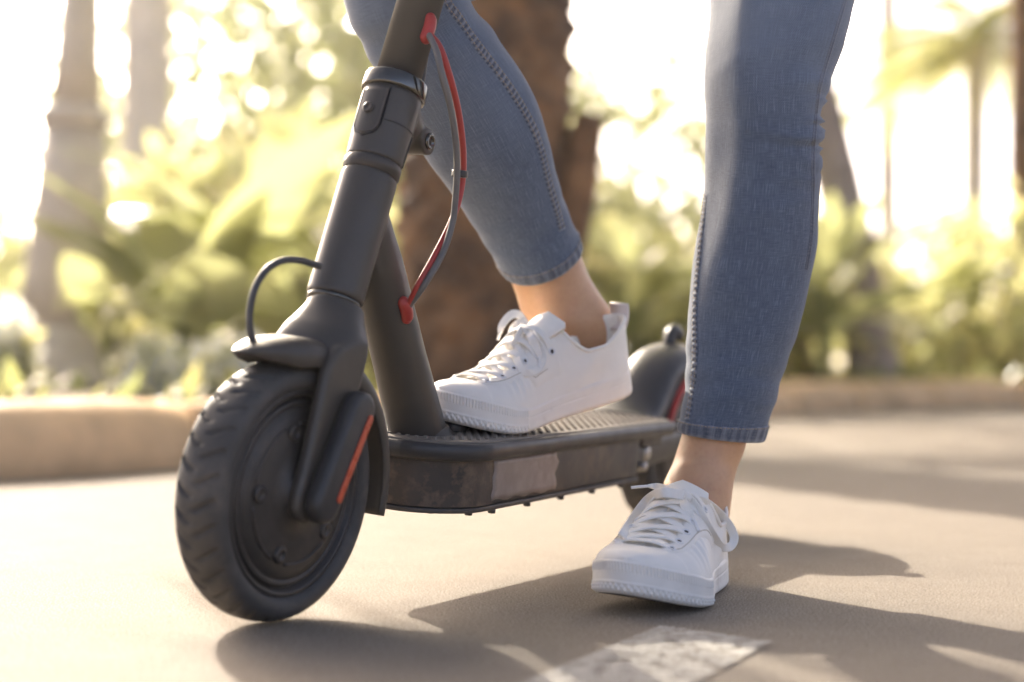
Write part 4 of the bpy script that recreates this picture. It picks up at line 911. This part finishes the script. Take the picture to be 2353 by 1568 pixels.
    for sd_ in (1, -1):
        for i, f_ in enumerate(FE):
            ph = phi_for(f_, sd_, thr(f_) + 0.0085); p_, n_ = sh.SN(np.array(f_), sd_, np.array(ph), 0.0022); E_[sd_, i] = (p_, n_)
            ey = sh.put('eyelet', lathe([(0.0021, 0.0001), (0.0024, 0.0009), (0.0031, 0.0012), (0.0040, 0.0007), (0.0042, -0.0002)], p_, n_, 20, cap=False), 'eyelet')
            sh.put('eyelet_hole_shade', lathe([(0.0023, 0.00015), (0.0002, 0.00012)], p_, n_, 16), 'dark', ey)  # dark disc paints the shade inside the eyelet
    def over(p0, n0, p1, n1, lift, k_=15):
        pts, nn_ = [], []
        f0, f1 = p0[0] / SL, p1[0] / SL
        for t_ in np.linspace(0, 1, k_):
            f_ = f0 + (f1 - f0) * t_; y_ = p0[1] + (p1[1] - p0[1]) * t_; sd_ = 1 if y_ - y_mid(f_) * sh.inner > 0 else -1
            p_, n_ = sh.SN(np.array(f_), sd_, np.array(phi_for(f_, sd_, abs(y_ - y_mid(f_) * sh.inner))), 0.0)
            n_ = nrm(n_ * 0.6 + (n0 * (1 - t_) + n1 * t_) * 0.4)
            pts.append(p_ + n_ * (0.0026 + lift * math.sin(math.pi * t_) - 0.003 * (math.exp(-t_ * 14) + math.exp(-(1 - t_) * 14)))); nn_.append(n_)
        return np.array(pts), np.array(nn_)
    lw, lt = 0.0039, 0.0009
    for i in range(5):
        for sd_ in (1, -1):
            P, N_ = over(*E_[sd_, i + 1], *E_[-sd_, i], 0.0014 if sd_ > 0 else 0.0034)
            sh.put('lace', tube(P, lw, 10, n=34, up=N_, flat=lt), 'lace')
    P, N_ = over(*E_[1, 5], *E_[-1, 5], 0.0018); sh.put('lace', tube(P, lw, 10, n=34, up=N_, flat=lt), 'lace')
    sh.E = E_
    # toe cap: smooth rubber-white cap edge over the toe box
    capr2 = []
    for f_ in np.concatenate([[0.850, 0.855], np.linspace(0.865, 0.999, 30)]):
        ph = np.linspace(0.02, np.pi / 2, 20); of = -0.001 if f_ < 0.852 else 0.0010 * float(np.clip((0.985 - f_) / 0.03, 0.08, 1))
        l_ = sh.SN(np.full(20, f_), 1, ph, of)[0]; r_ = sh.SN(np.full(20, f_), -1, ph, of)[0]; capr2.append(np.concatenate([l_, r_[::-1][1:]]))
    sh.put('toe_cap', loft(np.array(capr2), False, False), 'canvas', label='smooth white toe cap')

def ribbon_px(pts, mat_parent, name, w=0.0037, th=0.0009, n=60, roll=0.0, twist=None, aglet=None, taper=None, lift=0.0025):
    """a lace end or loop laid through space along photo directions at measured depths"""
    def rest(u, v, y_):                                   # keep the lace on this side of whatever part of the shoe lies behind it
        r_ = ray(u, v); h_ = BVS.ray_cast(Vector(CAM), Vector(r_).normalized())[0]
        return at(u, v, min(y_, h_.y - lift) if h_ is not None and h_.y < y_ + 0.05 else y_)
    P = np.array([rest(u, v, y_) for u, v, y_ in pts]); n_ = n
    to = nrm(CAM - P); T_ = nrm(np.gradient(P, axis=0)); U = nrm(to - T_ * (to * T_).sum(1, keepdims=True)); B_ = np.cross(T_, U)
    an_ = np.radians(np.linspace(*(twist or (roll, roll)), len(P)))[:, None]; U = U * np.cos(an_) + B_ * np.sin(an_)
    wv = w if taper is None else np.array(taper) * w
    V, F = tube(P, wv, 12, n=n_, up=U, flat=th)
    o = pchild(name, (V, F), 'lace', mat_parent)
    if aglet:
        Q = np.array([rest(u, v, y_) for u, v, y_ in aglet]); pchild('aglet', tube(Q, 0.0015, 10, n=10), 'eyelet', mat_parent)
    return o

# standing shoe on the path
yawL = R(19); roll = R(2.5)
toeP = gnd(1466, 1419); dL = np.array([-math.sin(yawL), -math.cos(yawL), 0]); lL = np.array([-dL[1], dL[0], 0])   # left of the walking direction
heelL = toeP - dL * SL * 0.985
def placeL(V):
    V = V.copy(); x_, y_, z_ = V[:, 0], V[:, 1], V[:, 2]
    spring = 0.013 * np.clip((x_ / SL - 0.68) / 0.32, 0, 1) ** 1.7; z2 = z_ + spring + np.clip(-(y_) , -0.06, 0.06) * 0.10 * np.clip((x_ / SL - 0.35) / 0.4, 0, 1) + 0.0045 * np.clip((x_ / SL - 0.35) / 0.4, 0, 1)
    return heelL + np.outer(x_, dL) + np.outer(y_, lL) + np.outer(z2 + 0.001, up)
shoeL = Shoe('sneaker', -1, placeL, 'white lace-up sneaker standing on the path, toe towards the viewer', None); build_shoe(shoeL)
# raised shoe on the deck, heel lifted, bent at the ball of the foot
ballx = 0.655 * SL; yawR = R(-24); bendA = R(14.0)
dR = np.array([math.cos(yawR), math.sin(yawR), 0]); lR = np.array([-dR[1], dR[0], 0])
ballpos = np.array([-0.350, 0.028, 0.1463])
def placeR(V):
    V = V.copy(); x_, y_, z_ = V[:, 0], V[:, 1], V[:, 2]
    span = 0.055; t_ = np.clip((ballx + span / 2 - x_) / span, 0, 1); ang = bendA * t_
    # arc bend: neutral line along the sole, angle grows linearly over the span
    rad_ = span / bendA; x1 = ballx + span / 2
    bx = np.where(t_ <= 0, x_, np.where(t_ < 1, x1 - np.sin(ang) * rad_, x1 - math.sin(bendA) * rad_ - (x1 - span - x_) * math.cos(bendA)))
    bz = np.where(t_ <= 0, 0, np.where(t_ < 1, (1 - np.cos(ang)) * rad_, (1 - math.cos(bendA)) * rad_ + (x1 - span - x_) * math.sin(bendA)))
    X_ = bx + np.sin(ang) * z_ ; Z_ = bz + np.cos(ang) * z_ + 0.010 * np.clip((x_ / SL - 0.74) / 0.26, 0, 1) ** 1.6
    L_ = ballpos + np.outer(X_ - ballx, dR) + np.outer(y_, lR) + np.outer(Z_, [0, 0, 1.0])
    return S2W(L_)
shoeR = Shoe('sneaker', 1, placeR, 'white lace-up sneaker on the scooter deck with its heel raised', None); build_shoe(shoeR)
# bows
pL = shoeL.root; _v, _f = join(*shoeL.geo); BVS = BVHTree.FromPolygons([Vector(q_) for q_ in _v], _f)
kn = (1573, 1140, 1.628)
ribbon_px([kn, (1597, 1146, 1.622), (1622, 1155, 1.622), (1654, 1181, 1.630), (1678, 1212, 1.640), (1687, 1238, 1.640), (1677, 1257, 1.632), (1655, 1254, 1.622), (1636, 1226, 1.616), (1615, 1190, 1.616), (1597, 1160, 1.620), (1580, 1143, 1.626)], pL, 'lace_loop', n=90, w=0.0042, twist=(25, -35))
ribbon_px([kn, (1545, 1134, 1.622), (1517, 1133, 1.618), (1488, 1150, 1.600), (1460, 1186, 1.585), (1430, 1232, 1.575)], pL, 'lace_loop', n=50, w=0.0046, twist=(20, -10), lift=0.022)
ribbon_px([(1429, 1231, 1.576), (1455, 1192, 1.590), (1485, 1152, 1.606), (1512, 1136, 1.626), (1545, 1142, 1.630), kn], pL, 'lace_loop', n=40, w=0.0040, twist=(-20, 30), lift=0.006)
ribbon_px([kn, (1556, 1131, 1.624), (1535, 1124, 1.620), (1510, 1119, 1.618), (1490, 1117, 1.617)], pL, 'lace_end', n=30, w=0.0034, aglet=[(1494, 1117, 1.617), (1470, 1119, 1.617), (1450, 1121, 1.617)], taper=[1, 1, 1, 1.05, 0.5])
ribbon_px([(1566, 1143, 1.624), (1573, 1160, 1.615), (1584, 1180, 1.608), (1593, 1192, 1.606), (1596, 1199, 1.605)], pL, 'lace_end', n=30, w=0.0040, aglet=[(1594, 1194, 1.605), (1600, 1208, 1.604), (1606, 1221, 1.604)], taper=[0.8, 1.1, 1.1, 0.8, 0.4])
def knot(u, v, y_, par, r_=0.0062):
    h_ = BVS.ray_cast(Vector(CAM), Vector(ray(u, v)).normalized())[0]; c_ = at(u, v, min(y_, h_.y - 0.004) if h_ is not None else y_); pchild('lace_knot', remesh([tube([c_ + np.array([-.005, 0, .002]), c_ + np.array([0, -.002, 0]), c_ + np.array([.005, 0, -.002])], [0.0038, 0.0055, 0.0038], 12, n=12), tube([c_ + np.array([-.001, -.001, .006]), c_ + np.array([0, -.004, 0]), c_ + np.array([.001, -.001, -.006])], 0.0032, 10, n=10)], 0.0009, 4), 'lace', par)
knot(1573, 1141, 1.624, pL)
pR = shoeR.root; _v, _f = join(*shoeR.geo); BVS = BVHTree.FromPolygons([Vector(q_) for q_ in _v], _f)
kn = (1206, 745, 1.772)
ribbon_px([kn, (1226, 770, 1.760), (1242, 800, 1.750), (1248, 826, 1.746), (1235, 849, 1.742), (1209, 857, 1.738), (1192, 836, 1.738), (1187, 806, 1.744), (1195, 775, 1.756), (1204, 752, 1.768)], pR, 'lace_loop', n=90, w=0.0040, twist=(30, -30))
ribbon_px([kn, (1195, 726, 1.768), (1180, 722, 1.764), (1164, 733, 1.760), (1152, 751, 1.757), (1149, 766, 1.756)], pR, 'lace_end', n=36, w=0.0042, twist=(10, 30), aglet=[(1150, 762, 1.756), (1147, 772, 1.756), (1144, 782, 1.756)], taper=[1, 1, 1.1, 1, 0.9, 0.5])
ribbon_px([kn, (1192, 742, 1.764), (1178, 756, 1.758), (1172, 784, 1.754), (1176, 800, 1.752), (1186, 780, 1.758), (1198, 756, 1.766)], pR, 'lace_loop', n=50, w=0.0036, twist=(10, 50))
ribbon_px([kn, (1217, 768, 1.756), (1229, 795, 1.748), (1238, 815, 1.744), (1240, 825, 1.743)], pR, 'lace_end', n=30, w=0.0038, aglet=[(1239, 820, 1.743), (1240, 833, 1.742), (1239, 846, 1.741)], taper=[0.8, 1, 1.1, 0.8, 0.4])
knot(1206, 746, 1.768, pR)

# ================================================================== BACKGROUND
rg = random.Random(21)
def leaf_mesh(L, W, droop, fold=0.25, k=8):
    V, F = [], []
    for i in range(k + 1):
        t_ = i / k; w_ = W * (math.sin(math.pi * min(1, t_ ** 0.75)) ** 0.9) + 0.002; x_ = L * t_; z_ = -droop * L * t_ * t_
        V += [(x_, -w_, z_ + fold * w_), (x_, 0, z_), (x_, w_, z_ + fold * w_)]
    for i in range(k):
        a_ = 3 * i; F += [(a_, a_ + 1, a_ + 4, a_ + 3), (a_ + 1, a_ + 2, a_ + 5, a_ + 4)]
    return np.array(V), F
def rmat(yaw, pitch, roll=0.0): return (Matrix.Rotation(yaw, 4, 'Z') @ Matrix.Rotation(-pitch, 4, 'Y') @ Matrix.Rotation(roll, 4, 'X'))
LEAFM = []
for L_, W_, d_ in ((0.46, 0.075, 0.35), (0.36, 0.055, 0.25), (0.55, 0.06, 0.5)):
    V, F = leaf_mesh(L_, W_, d_); me = bpy.data.meshes.new('leaf'); me.from_pydata(V.tolist(), [], F); me.materials.append(M['leaf']); me.polygons.foreach_set('use_smooth', [True] * len(me.polygons)); LEAFM.append(me)
def broad_plant(x, y, n, hgt, label, seed, scale=1.0, group='broad-leaved plants in the garden bed'):
    r_ = random.Random(seed); root = empty('broad_leaf_plant', (x, y, BED - 0.01), label=label, category='plant', group=group)
    st = []
    for i in range(n):
        yaw = r_.uniform(0, 6.28); pit = R(r_.uniform(15, 78)); hs = hgt * r_.uniform(0.35, 1.0); lean = r_.uniform(0.05, 0.35) * hs
        p_ = np.array([math.cos(yaw) * lean, math.sin(yaw) * lean, hs])
        st.append(tube([(0, 0, 0), p_ * np.array([0.35, 0.35, 0.55]), p_], [0.012, 0.008], 6, n=6))
        o = bpy.data.objects.new('leaf', r_.choice(LEAFM)); COL.objects.link(o); o.parent = root
        o.matrix_local = Matrix.Translation(p_) @ rmat(yaw + r_.uniform(-.5, .5), pit * 0.8, r_.uniform(-.6, .6)) @ Matrix.Scale(scale * r_.uniform(0.8, 1.25), 4)
    v_, f_ = join(*st); mk('stems', v_, f_, 'leaf', root)
    return root
def leaf_cloud(n, centre, rad3, size, rnd, clump=18, flat=0.0):
    """small leaf quads gathered in clumps through an uneven volume"""
    cl = []; 
    for _ in range(max(1, n // clump)):
        v_ = rnd.normal(size=3); v_ /= np.linalg.norm(v_); cl.append(v_ * rnd.uniform(0.35, 1.0) ** 0.6)
    cl = np.array(cl) * rad3; V, F = [], []
    idx = rnd.randint(0, len(cl), n); P = cl[idx] + rnd.normal(size=(n, 3)) * np.array(rad3) * 0.17 + centre
    d1 = rnd.normal(size=(n, 3)); d1[:, 2] -= 0.3; d1 = nrm(d1); d2 = nrm(np.cross(d1, rnd.normal(size=(n, 3)))); s_ = size * rnd.uniform(0.6, 1.3, n)[:, None]
    a_, b_, c_, e_ = P, P + d1 * s_ * 0.5 + d2 * s_ * 0.28, P + d1 * s_, P + d1 * s_ * 0.5 - d2 * s_ * 0.28
    V = np.stack([a_, b_, c_, e_], 1).reshape(-1, 3); F = [(4 * i, 4 * i + 1, 4 * i + 2, 4 * i + 3) for i in range(n)]
    return V, F
def shrub(name, x, y, z0, rad3, n, size, label, mat='leaf2', seed=0, group='shrubs in the garden bed'):
    rnd = np.random.RandomState(seed); root = empty(name, (x, y, z0), label=label, category='shrub', group=group)
    mk('foliage', *leaf_cloud(n, np.array([0, 0, rad3[2] * 0.95]), rad3, size, rnd), mat, root, smooth=False)
    st = [tube([(0, 0, -0.02), (rnd.uniform(-.3, .3) * rad3[0], rnd.uniform(-.3, .3) * rad3[1], rad3[2] * 0.6), (rnd.uniform(-.7, .7) * rad3[0], rnd.uniform(-.7, .7) * rad3[1], rad3[2] * 1.4)], [0.02, 0.012, 0.005], 6, n=8) for _ in range(7)]
    mk('stems', *join(*st), 'bark', root); return root
def tree(name, x, y, h_trunk, r_, lean, crown_r, n, size, label, mat='leaf3', bark='bark_grey', seed=0, group=None, z0=BED):
    rnd = np.random.RandomState(seed); root = empty(name, (x, y, z0 - 0.02), label=label, category='tree')
    if group: root['group'] = group
    P = [(lean[0] * t_ + rnd.uniform(-.02, .02), lean[1] * t_ + rnd.uniform(-.02, .02), h_trunk * t_) for t_ in np.linspace(0, 1, 6)]
    br_ = [tube(P, [r_ * 1.5, r_ * 1.05, r_ * 0.95, r_ * 0.9, r_ * 0.8, r_ * 0.6], 14, n=24)]
    tp = np.array(P[-1])
    for _ in range(6):
        d_ = rnd.normal(size=3); d_[2] = abs(d_[2]) * 0.6 + 0.3; d_ = nrm(d_); br_.append(tube([tp - np.array([0, 0, .2]), tp + d_ * crown_r[0] * 0.4, tp + d_ * np.array(crown_r) * 0.85], [r_ * 0.45, r_ * 0.25, r_ * 0.08], 8, n=8))
    mk('trunk', *join(*br_), bark, root)
    mk('crown', *leaf_cloud(n, tp + np.array([0, 0, crown_r[2] * 0.55]), np.array(crown_r), size, rnd, clump=22), mat, root, smooth=False); return root
def palm(name, x, y, h_, r0, r1, lean, nf, fl, label, bark='bark', seed=0, bosses=False, ringed=False, z0=BED, group=None):
    rnd = np.random.RandomState(seed); root = empty(name, (x, y, z0 - 0.02), label=label, category='palm tree')
    if group: root['group'] = group
    k = 48; n = int(h_ / 0.03); rings = []
    for i in range(n):
        t_ = i / (n - 1); z_ = h_ * t_; c_ = np.array([lean[0] * t_ ** 1.3, lean[1] * t_ ** 1.3, z_]); rr = r0 + (r1 - r0) * min(1, t_ * 1.0) + r0 * 0.35 * math.exp(-z_ / 0.12)
        th = np.linspace(0, 2 * np.pi, k, endpoint=False)
        d_ = np.zeros(k)
        if bosses:
            a_ = (th * 8 / (2 * np.pi) + z_ / 0.11) % 1; b_ = (th * 8 / (2 * np.pi) - z_ / 0.11) % 1
            d_ = 0.045 * (np.abs(np.sin(a_ * np.pi)) * np.abs(np.sin(b_ * np.pi))) ** 0.7 + rnd.uniform(-0.006, 0.006, k)
        elif ringed: d_ = 0.03 * r0 * (1 if (z_ % 0.16) < 0.035 else 0) + rnd.uniform(-0.003, 0.003, k)
        rings.append(c_ + np.stack([np.cos(th) * (rr + d_), np.sin(th) * (rr + d_), np.zeros(k)], 1))
    mk('trunk', *loft(rings), bark, root)
    top = np.array([lean[0], lean[1], h_])
    V0, F0 = leaf_mesh(0.42, 0.018, 0.3, 0.2, 3)
    for f_ in range(nf):
        yaw = 2 * math.pi * f_ / nf + rnd.uniform(-.25, .25); el = R(rnd.uniform(-10, 70)); parts = []
        d_ = np.array([math.cos(yaw) * math.cos(el), math.sin(yaw) * math.cos(el), math.sin(el)])
        rach = np.array([top + d_ * fl * s_ - np.array([0, 0, 0.55 * fl * s_ * s_]) for s_ in np.linspace(0, 1, 16)])
        parts.append(tube(rach, np.linspace(0.016, 0.003, 16), 5)); T_ = nrm(np.gradient(rach, axis=0))
        for i in range(2, 16):
            for sg in (-1, 1):
                for q_ in (0, 0.5):
                    p_ = rach[i] - T_[i] * fl / 15 * q_; s_ = nrm(np.cross(T_[i], [0, 0, 1.0])) * sg; dir_ = nrm(s_ * 0.8 + T_[i] * 0.55 + np.array([0, 0, -0.18])); sc_ = (0.35 + 0.65 * math.sin(math.pi * (i + 1) / 17)) * fl / 1.6
                    w_ = nrm(np.cross(dir_, [0, 0, 1.0])); u_ = np.cross(w_, dir_)
                    parts.append((p_ + (V0[:, :1] * dir_ + V0[:, 1:2] * w_ + V0[:, 2:3] * u_) * sc_, F0))
        mk('frond', *join(*parts), 'frond', root, smooth=False)
    return root
# big palm trunk close behind the scooter
p = at(1105, 900, 4.75)
big = palm('palm_tree', p[0], 4.75, 2.8, 0.205, 0.215, (0.08, 0.1), 16, 1.9, 'thick brown palm trunk rising behind the raised foot', seed=4, bosses=True)
stub = [tube([(0.13, -0.02, 0.20), (0.20, -0.04, 0.42), (0.255, -0.05, 0.60), (0.30, -0.06, 0.80)], [0.09, 0.085, 0.065, 0.04], 12, n=14)]
mk('leaf_stub', *stub[0], 'bark', big)
# trunks on the left
p = at(140, 800, 6.2); lp = empty('lamp_post', (p[0], 6.2, BED - 0.03), label='grey-brown tapering lamp post near the left edge', category='lamp post')
LA = nrm(np.array([0.045, 0.02, 1.0]))
mk('base', *lathe([(0.0005, 0), (0.24, 0), (0.24, 0.09), (0.215, 0.12), (0.20, 0.14), (0.20, 0.22), (0.18, 0.26), (0.0005, 0.26)], (0, 0, 0), LA, 32), 'post', lp)
mk('shaft', *lathe([(0.0005, 0.255), (0.175, 0.255), (0.155, 0.45), (0.132, 0.72), (0.112, 0.98), (0.0005, 0.98)], (0, 0, 0), LA, 32), 'post', lp)
mk('collar', *lathe([(0.0005, 0.975), (0.118, 0.975), (0.128, 1.0), (0.128, 1.03), (0.108, 1.06), (0.0005, 1.06)], (0, 0, 0), LA, 32), 'post', lp)
mk('pole', *lathe([(0.0005, 1.055), (0.098, 1.055), (0.082, 1.25), (0.070, 1.55), (0.0005, 1.55)], (0, 0, 0), LA, 24), 'post', lp)
mk('lantern', *lathe([(0.0005, 1.54), (0.085, 1.54), (0.10, 1.57), (0.12, 1.74), (0.14, 1.76), (0.05, 1.84), (0.012, 1.88), (0.0005, 1.89)], (0, 0, 0), LA, 6), 'post', lp, smooth=False)
p = at(330, 800, 9.5); palm('palm_tree', p[0], 9.5, 9.0, 0.14, 0.12, (0.04, 0.5), 12, 1.7, 'pale slim trunk just right of the lamp post', 'bark_pale', 9, ringed=True)
# leaning trunk and far palms on the right
p = at(2010, 760, 9.0); palm('palm_tree', p[0], 9.0, 3.9, 0.13, 0.11, (-0.95, 0.4), 12, 1.6, 'brown leaning trunk just right of the standing leg', 'bark_grey', 10, bosses=False, ringed=True)
p = at(2040, 700, 19.0); palm('palm_tree', p[0], 19.0, 6.4, 0.13, 0.11, (0.05, 0.2), 12, 1.8, 'faint thin trunk far off, right of the leaning trunk', 'bark_pale', 12, ringed=True)
p = at(2236, 760, 14.5); palm('palm_tree', p[0], 14.5, 2.85, 0.11, 0.10, (0.08, 0.2), 30, 1.35, 'distant slim palm with fronds at upper right', 'bark_pale', 13, ringed=True)
p = at(2349, 760, 11.0); palm('palm_tree', p[0], 11.0, 3.4, 0.10, 0.09, (0.05, 0.1), 12, 1.5, 'brown trunk at the right edge of the picture', 'bark', 14, ringed=True)
# broad-leaved plants
for i, (u, y, n, h_, sc_, lab) in enumerate([(430, 5.6, 13, 0.50, 1.5, 'bright broad-leaved plant between pale trunk and head tube'), (560, 6.4, 13, 0.70, 1.5, 'tall broad-leaved plant behind the front wheel'), (700, 6.0, 14, 0.55, 0.9, 'broad-leaved plant directly behind the black cable loop'),
        (20, 7.2, 16, 0.55, 1.0, 'broad-leaved plant at the far left edge'), (1900, 8.6, 15, 0.62, 1.6, 'bright broad-leaved plant at foot of the leaning trunk'), (1990, 9.6, 16, 0.7, 1.1, 'broad-leaved plant just right of the leaning trunk'), (1450, 8.0, 16, 0.55, 1.0, 'broad-leaved plant seen above the rear mudguard'),
        (260, 5.2, 9, 0.35, 0.7, 'small yellowish plant between lamp post and pale slim trunk'), (2120, 10.0, 16, 0.6, 1.0, 'broad-leaved plant below the distant slim palm')]):
    p = at(u, 838, y); broad_plant(p[0], y, n, h_, lab, 40 + i, sc_)
# shrubs
SHR = [(480, 7.6, (0.55, 0.5, 0.55), 630, 0.16, 'leaf2', 'loose yellow-green shrub left of the head tube'), (680, 8.2, (0.6, 0.5, 0.62), 672, 0.16, 'leaf2', 'tall golden shrub behind the head tube'), (820, 7.2, (0.45, 0.4, 0.42), 420, 0.14, 'leaf2', 'low shrub between head tube and thick palm trunk'),
       (60, 9.5, (0.7, 0.6, 0.5), 546, 0.17, 'leaf2', 'yellowish shrub behind the lamp post'), (1400, 9.0, (0.6, 0.5, 0.5), 630, 0.16, 'leaf2', 'shrub right of the thick palm trunk'), (1560, 9.6, (0.6, 0.5, 0.45), 588, 0.16, 'leaf2', 'shrub just left of the standing leg'),
       (1850, 9.2, (0.55, 0.5, 0.36), 546, 0.14, 'leaf2', 'golden low shrub just right of the calf'), (2080, 11.0, (0.7, 0.6, 0.38), 630, 0.16, 'leaf2', 'low shrub under the far palms'), (2290, 10.2, (0.7, 0.6, 0.50), 756, 0.14, 'leaf2', 'dark green shrub at the right edge'), (1250, 8.6, (0.5, 0.4, 0.4), 378, 0.14, 'leaf2', 'shrub peeping past the thick palm trunk')]
for i, (u, y, r3, n, s_, mt, lab) in enumerate(SHR):
    p = at(u, 838, y); shrub('shrub', p[0], y, BED, r3, n, s_, lab, mt, 60 + i)
# trees behind
TR = [(560, 14.0, 1.5, 0.09, (0.1, 0), (1.8, 1.3, 1.7), 3000, 0.22, 'loose pale-leaved tree filling the upper left background'), (860, 16.0, 1.3, 0.09, (0, 0), (1.5, 1.2, 1.3), 990, 0.22, 'hazy tree behind the stem of the scooter'), (1440, 17.0, 1.3, 0.09, (0, 0), (1.4, 1.0, 1.25), 1900, 0.22, 'low hazy tree between the two legs'),
      (-60, 15.0, 0.6, 0.08, (0, 0), (1.2, 1.0, 0.8), 660, 0.22, 'pale tree beyond the left edge'), (2250, 22.0, 0.6, 0.1, (0, 0), (1.7, 1.2, 0.8), 792, 0.22, 'far pale green tree beyond the right-hand palms'), (1780, 24.0, 0.6, 0.1, (0, 0), (1.8, 1.2, 0.8), 726, 0.22, 'far pale tree hidden mostly by the standing leg')]
for i, (u, y, h_, r_, ln_, cr_, n, s_, lab) in enumerate(TR):
    p = at(u, 838, y); tree('tree', p[0], y, h_, r_, ln_, cr_, n, s_, lab, seed=80 + i, group='trees behind the garden')
# the planting goes on beyond the left edge of the picture
for i, (x, y, r3, n) in enumerate([(-3.4, 7.2, (0.7, 0.6, 0.6), 700), (-4.8, 6.0, (0.8, 0.6, 0.55), 750), (-6.0, 8.2, (0.9, 0.7, 0.75), 800)]):
    shrub('shrub', x, y, BED, r3, n, 0.16, ['nearest', 'widest', 'tallest'][i] + ' yellow-green shrub beyond the left edge of the picture', 'leaf2', 160 + i, group='shrubs beyond the left edge')
for i, (x, y, h_, cr_) in enumerate([(-6.5, 15.0, 1.8, (1.7, 1.4, 1.3)), (-10.0, 16.5, 2.0, (2.0, 1.5, 1.5)), (-14.0, 15.0, 1.8, (2.0, 1.5, 1.4))]):
    tree('tree', x, y, h_, 0.11, (0.1, 0.0), cr_, 1300, 0.24, ['smallest', 'tallest', 'outermost'][i] + ' loose pale-leaved tree beyond the left edge of the picture', seed=180 + i, group='trees beyond the left edge')
# white-flowering shrubs at the edge of the bed
def flowering(x, y, r3, n, seed, lab):
    rnd = np.random.RandomState(seed); root = empty('flowering_shrub', (x, y, BED - 0.01), label=lab, category='shrub', group='white-flowering shrubs in the bed')
    mk('blossom', *leaf_cloud(n, np.array([0, 0, r3[2] * 1.0]), np.array(r3), 0.055, rnd, clump=26), 'petal', root, smooth=False)
    mk('foliage', *leaf_cloud(n // 3, np.array([0, 0, r3[2] * 0.7]), np.array(r3) * 0.8, 0.07, rnd, clump=12), 'leaf2', root, smooth=False)
for i, (u, y, a_, c_, lab) in enumerate([(330, 5.0, 0.085, 0.085, 'white-flowering shrub just right of the lamp post'), (440, 4.9, 0.080, 0.075, 'white-flowering shrub left of the front tyre top'), (535, 4.8, 0.080, 0.085, 'white-flowering shrub touching the front mudguard outline'), (5, 5.4, 0.10, 0.13, 'white-flowering shrub at the left edge of the picture'), (640, 4.9, 0.07, 0.06, 'white-flowering shrub behind the front mudguard')]):
    p = at(u, 838, y); flowering(p[0], y, (a_, a_ * 0.8, c_), 900, 90 + i, lab)
# a sparse tree behind the thick palm trunk, its crown above the picture dapples the path
p = at(1115, 838, 9.8); tree('tree', p[0], 9.8, 2.9, 0.10, (-0.2, 0.1), (1.7, 1.3, 0.7), 700, 0.20, 'tree behind the thick palm trunk whose crown shades the path', seed=97, group='trees behind the garden')
# low ground cover over the bed
rnd = np.random.RandomState(33); PV, PF = [], []; nleaf = 9000
ss = rnd.uniform(1.5, seg[-1] - 2, nleaf); dd_ = 0.35 + rnd.uniform(0, 1, nleaf) ** 1.5 * 7.0; parts = []
keep = 0; VV = []
for s_, d_ in zip(ss, dd_):
    p_, t_, nI = kframe(s_); nX = nI if d_ < 3 else np.array([-0.35, 0.93])
    if math.sin(s_ * 3.1 + d_ * 2.0) + math.sin(s_ * 1.3 - d_ * 3.7) < -0.1: continue
    yaw = rnd.uniform(0, 6.28); L_ = rnd.uniform(0.06, 0.14); el = rnd.uniform(0.2, 1.2); d3 = np.array([math.cos(yaw) * math.cos(el), math.sin(yaw) * math.cos(el), math.sin(el)]); w_ = np.array([-math.sin(yaw), math.cos(yaw), 0]) * L_ * 0.18
    b_ = np.array([p_[0] + nX[0] * d_, p_[1] + nX[1] * d_, BED]); VV += [b_, b_ + d3 * L_ * 0.5 + w_, b_ + d3 * L_, b_ + d3 * L_ * 0.5 - w_]
mk('ground_cover', VV, [(4 * i, 4 * i + 1, 4 * i + 2, 4 * i + 3) for i in range(len(VV) // 4)], 'cover', None, smooth=False, kind='stuff', label='low yellow-green ground cover over the garden bed')

# thin haze box round everything, added to wash the backlit view like lens veil
V, F = bevbox(-170, 170, -70, 280, -1.0, 12.0, 0.01, 1)
hm = bpy.data.materials.new('haze'); hm.use_nodes = True; hn = hm.node_tree; hn.nodes.clear()
ho = hn.nodes.new('ShaderNodeOutputMaterial'); hv = hn.nodes.new('ShaderNodeVolumePrincipled')
hv.inputs['Color'].default_value = (0.96, 0.98, 1.0, 1); hv.inputs['Density'].default_value = 0.0018; hv.inputs['Anisotropy'].default_value = 0.8
hn.links.new(hv.outputs[0], ho.inputs['Volume'])
mk('haze', V, F, hm, None, smooth=False, kind='stuff', label='thin added haze standing in for lens veil over the garden')
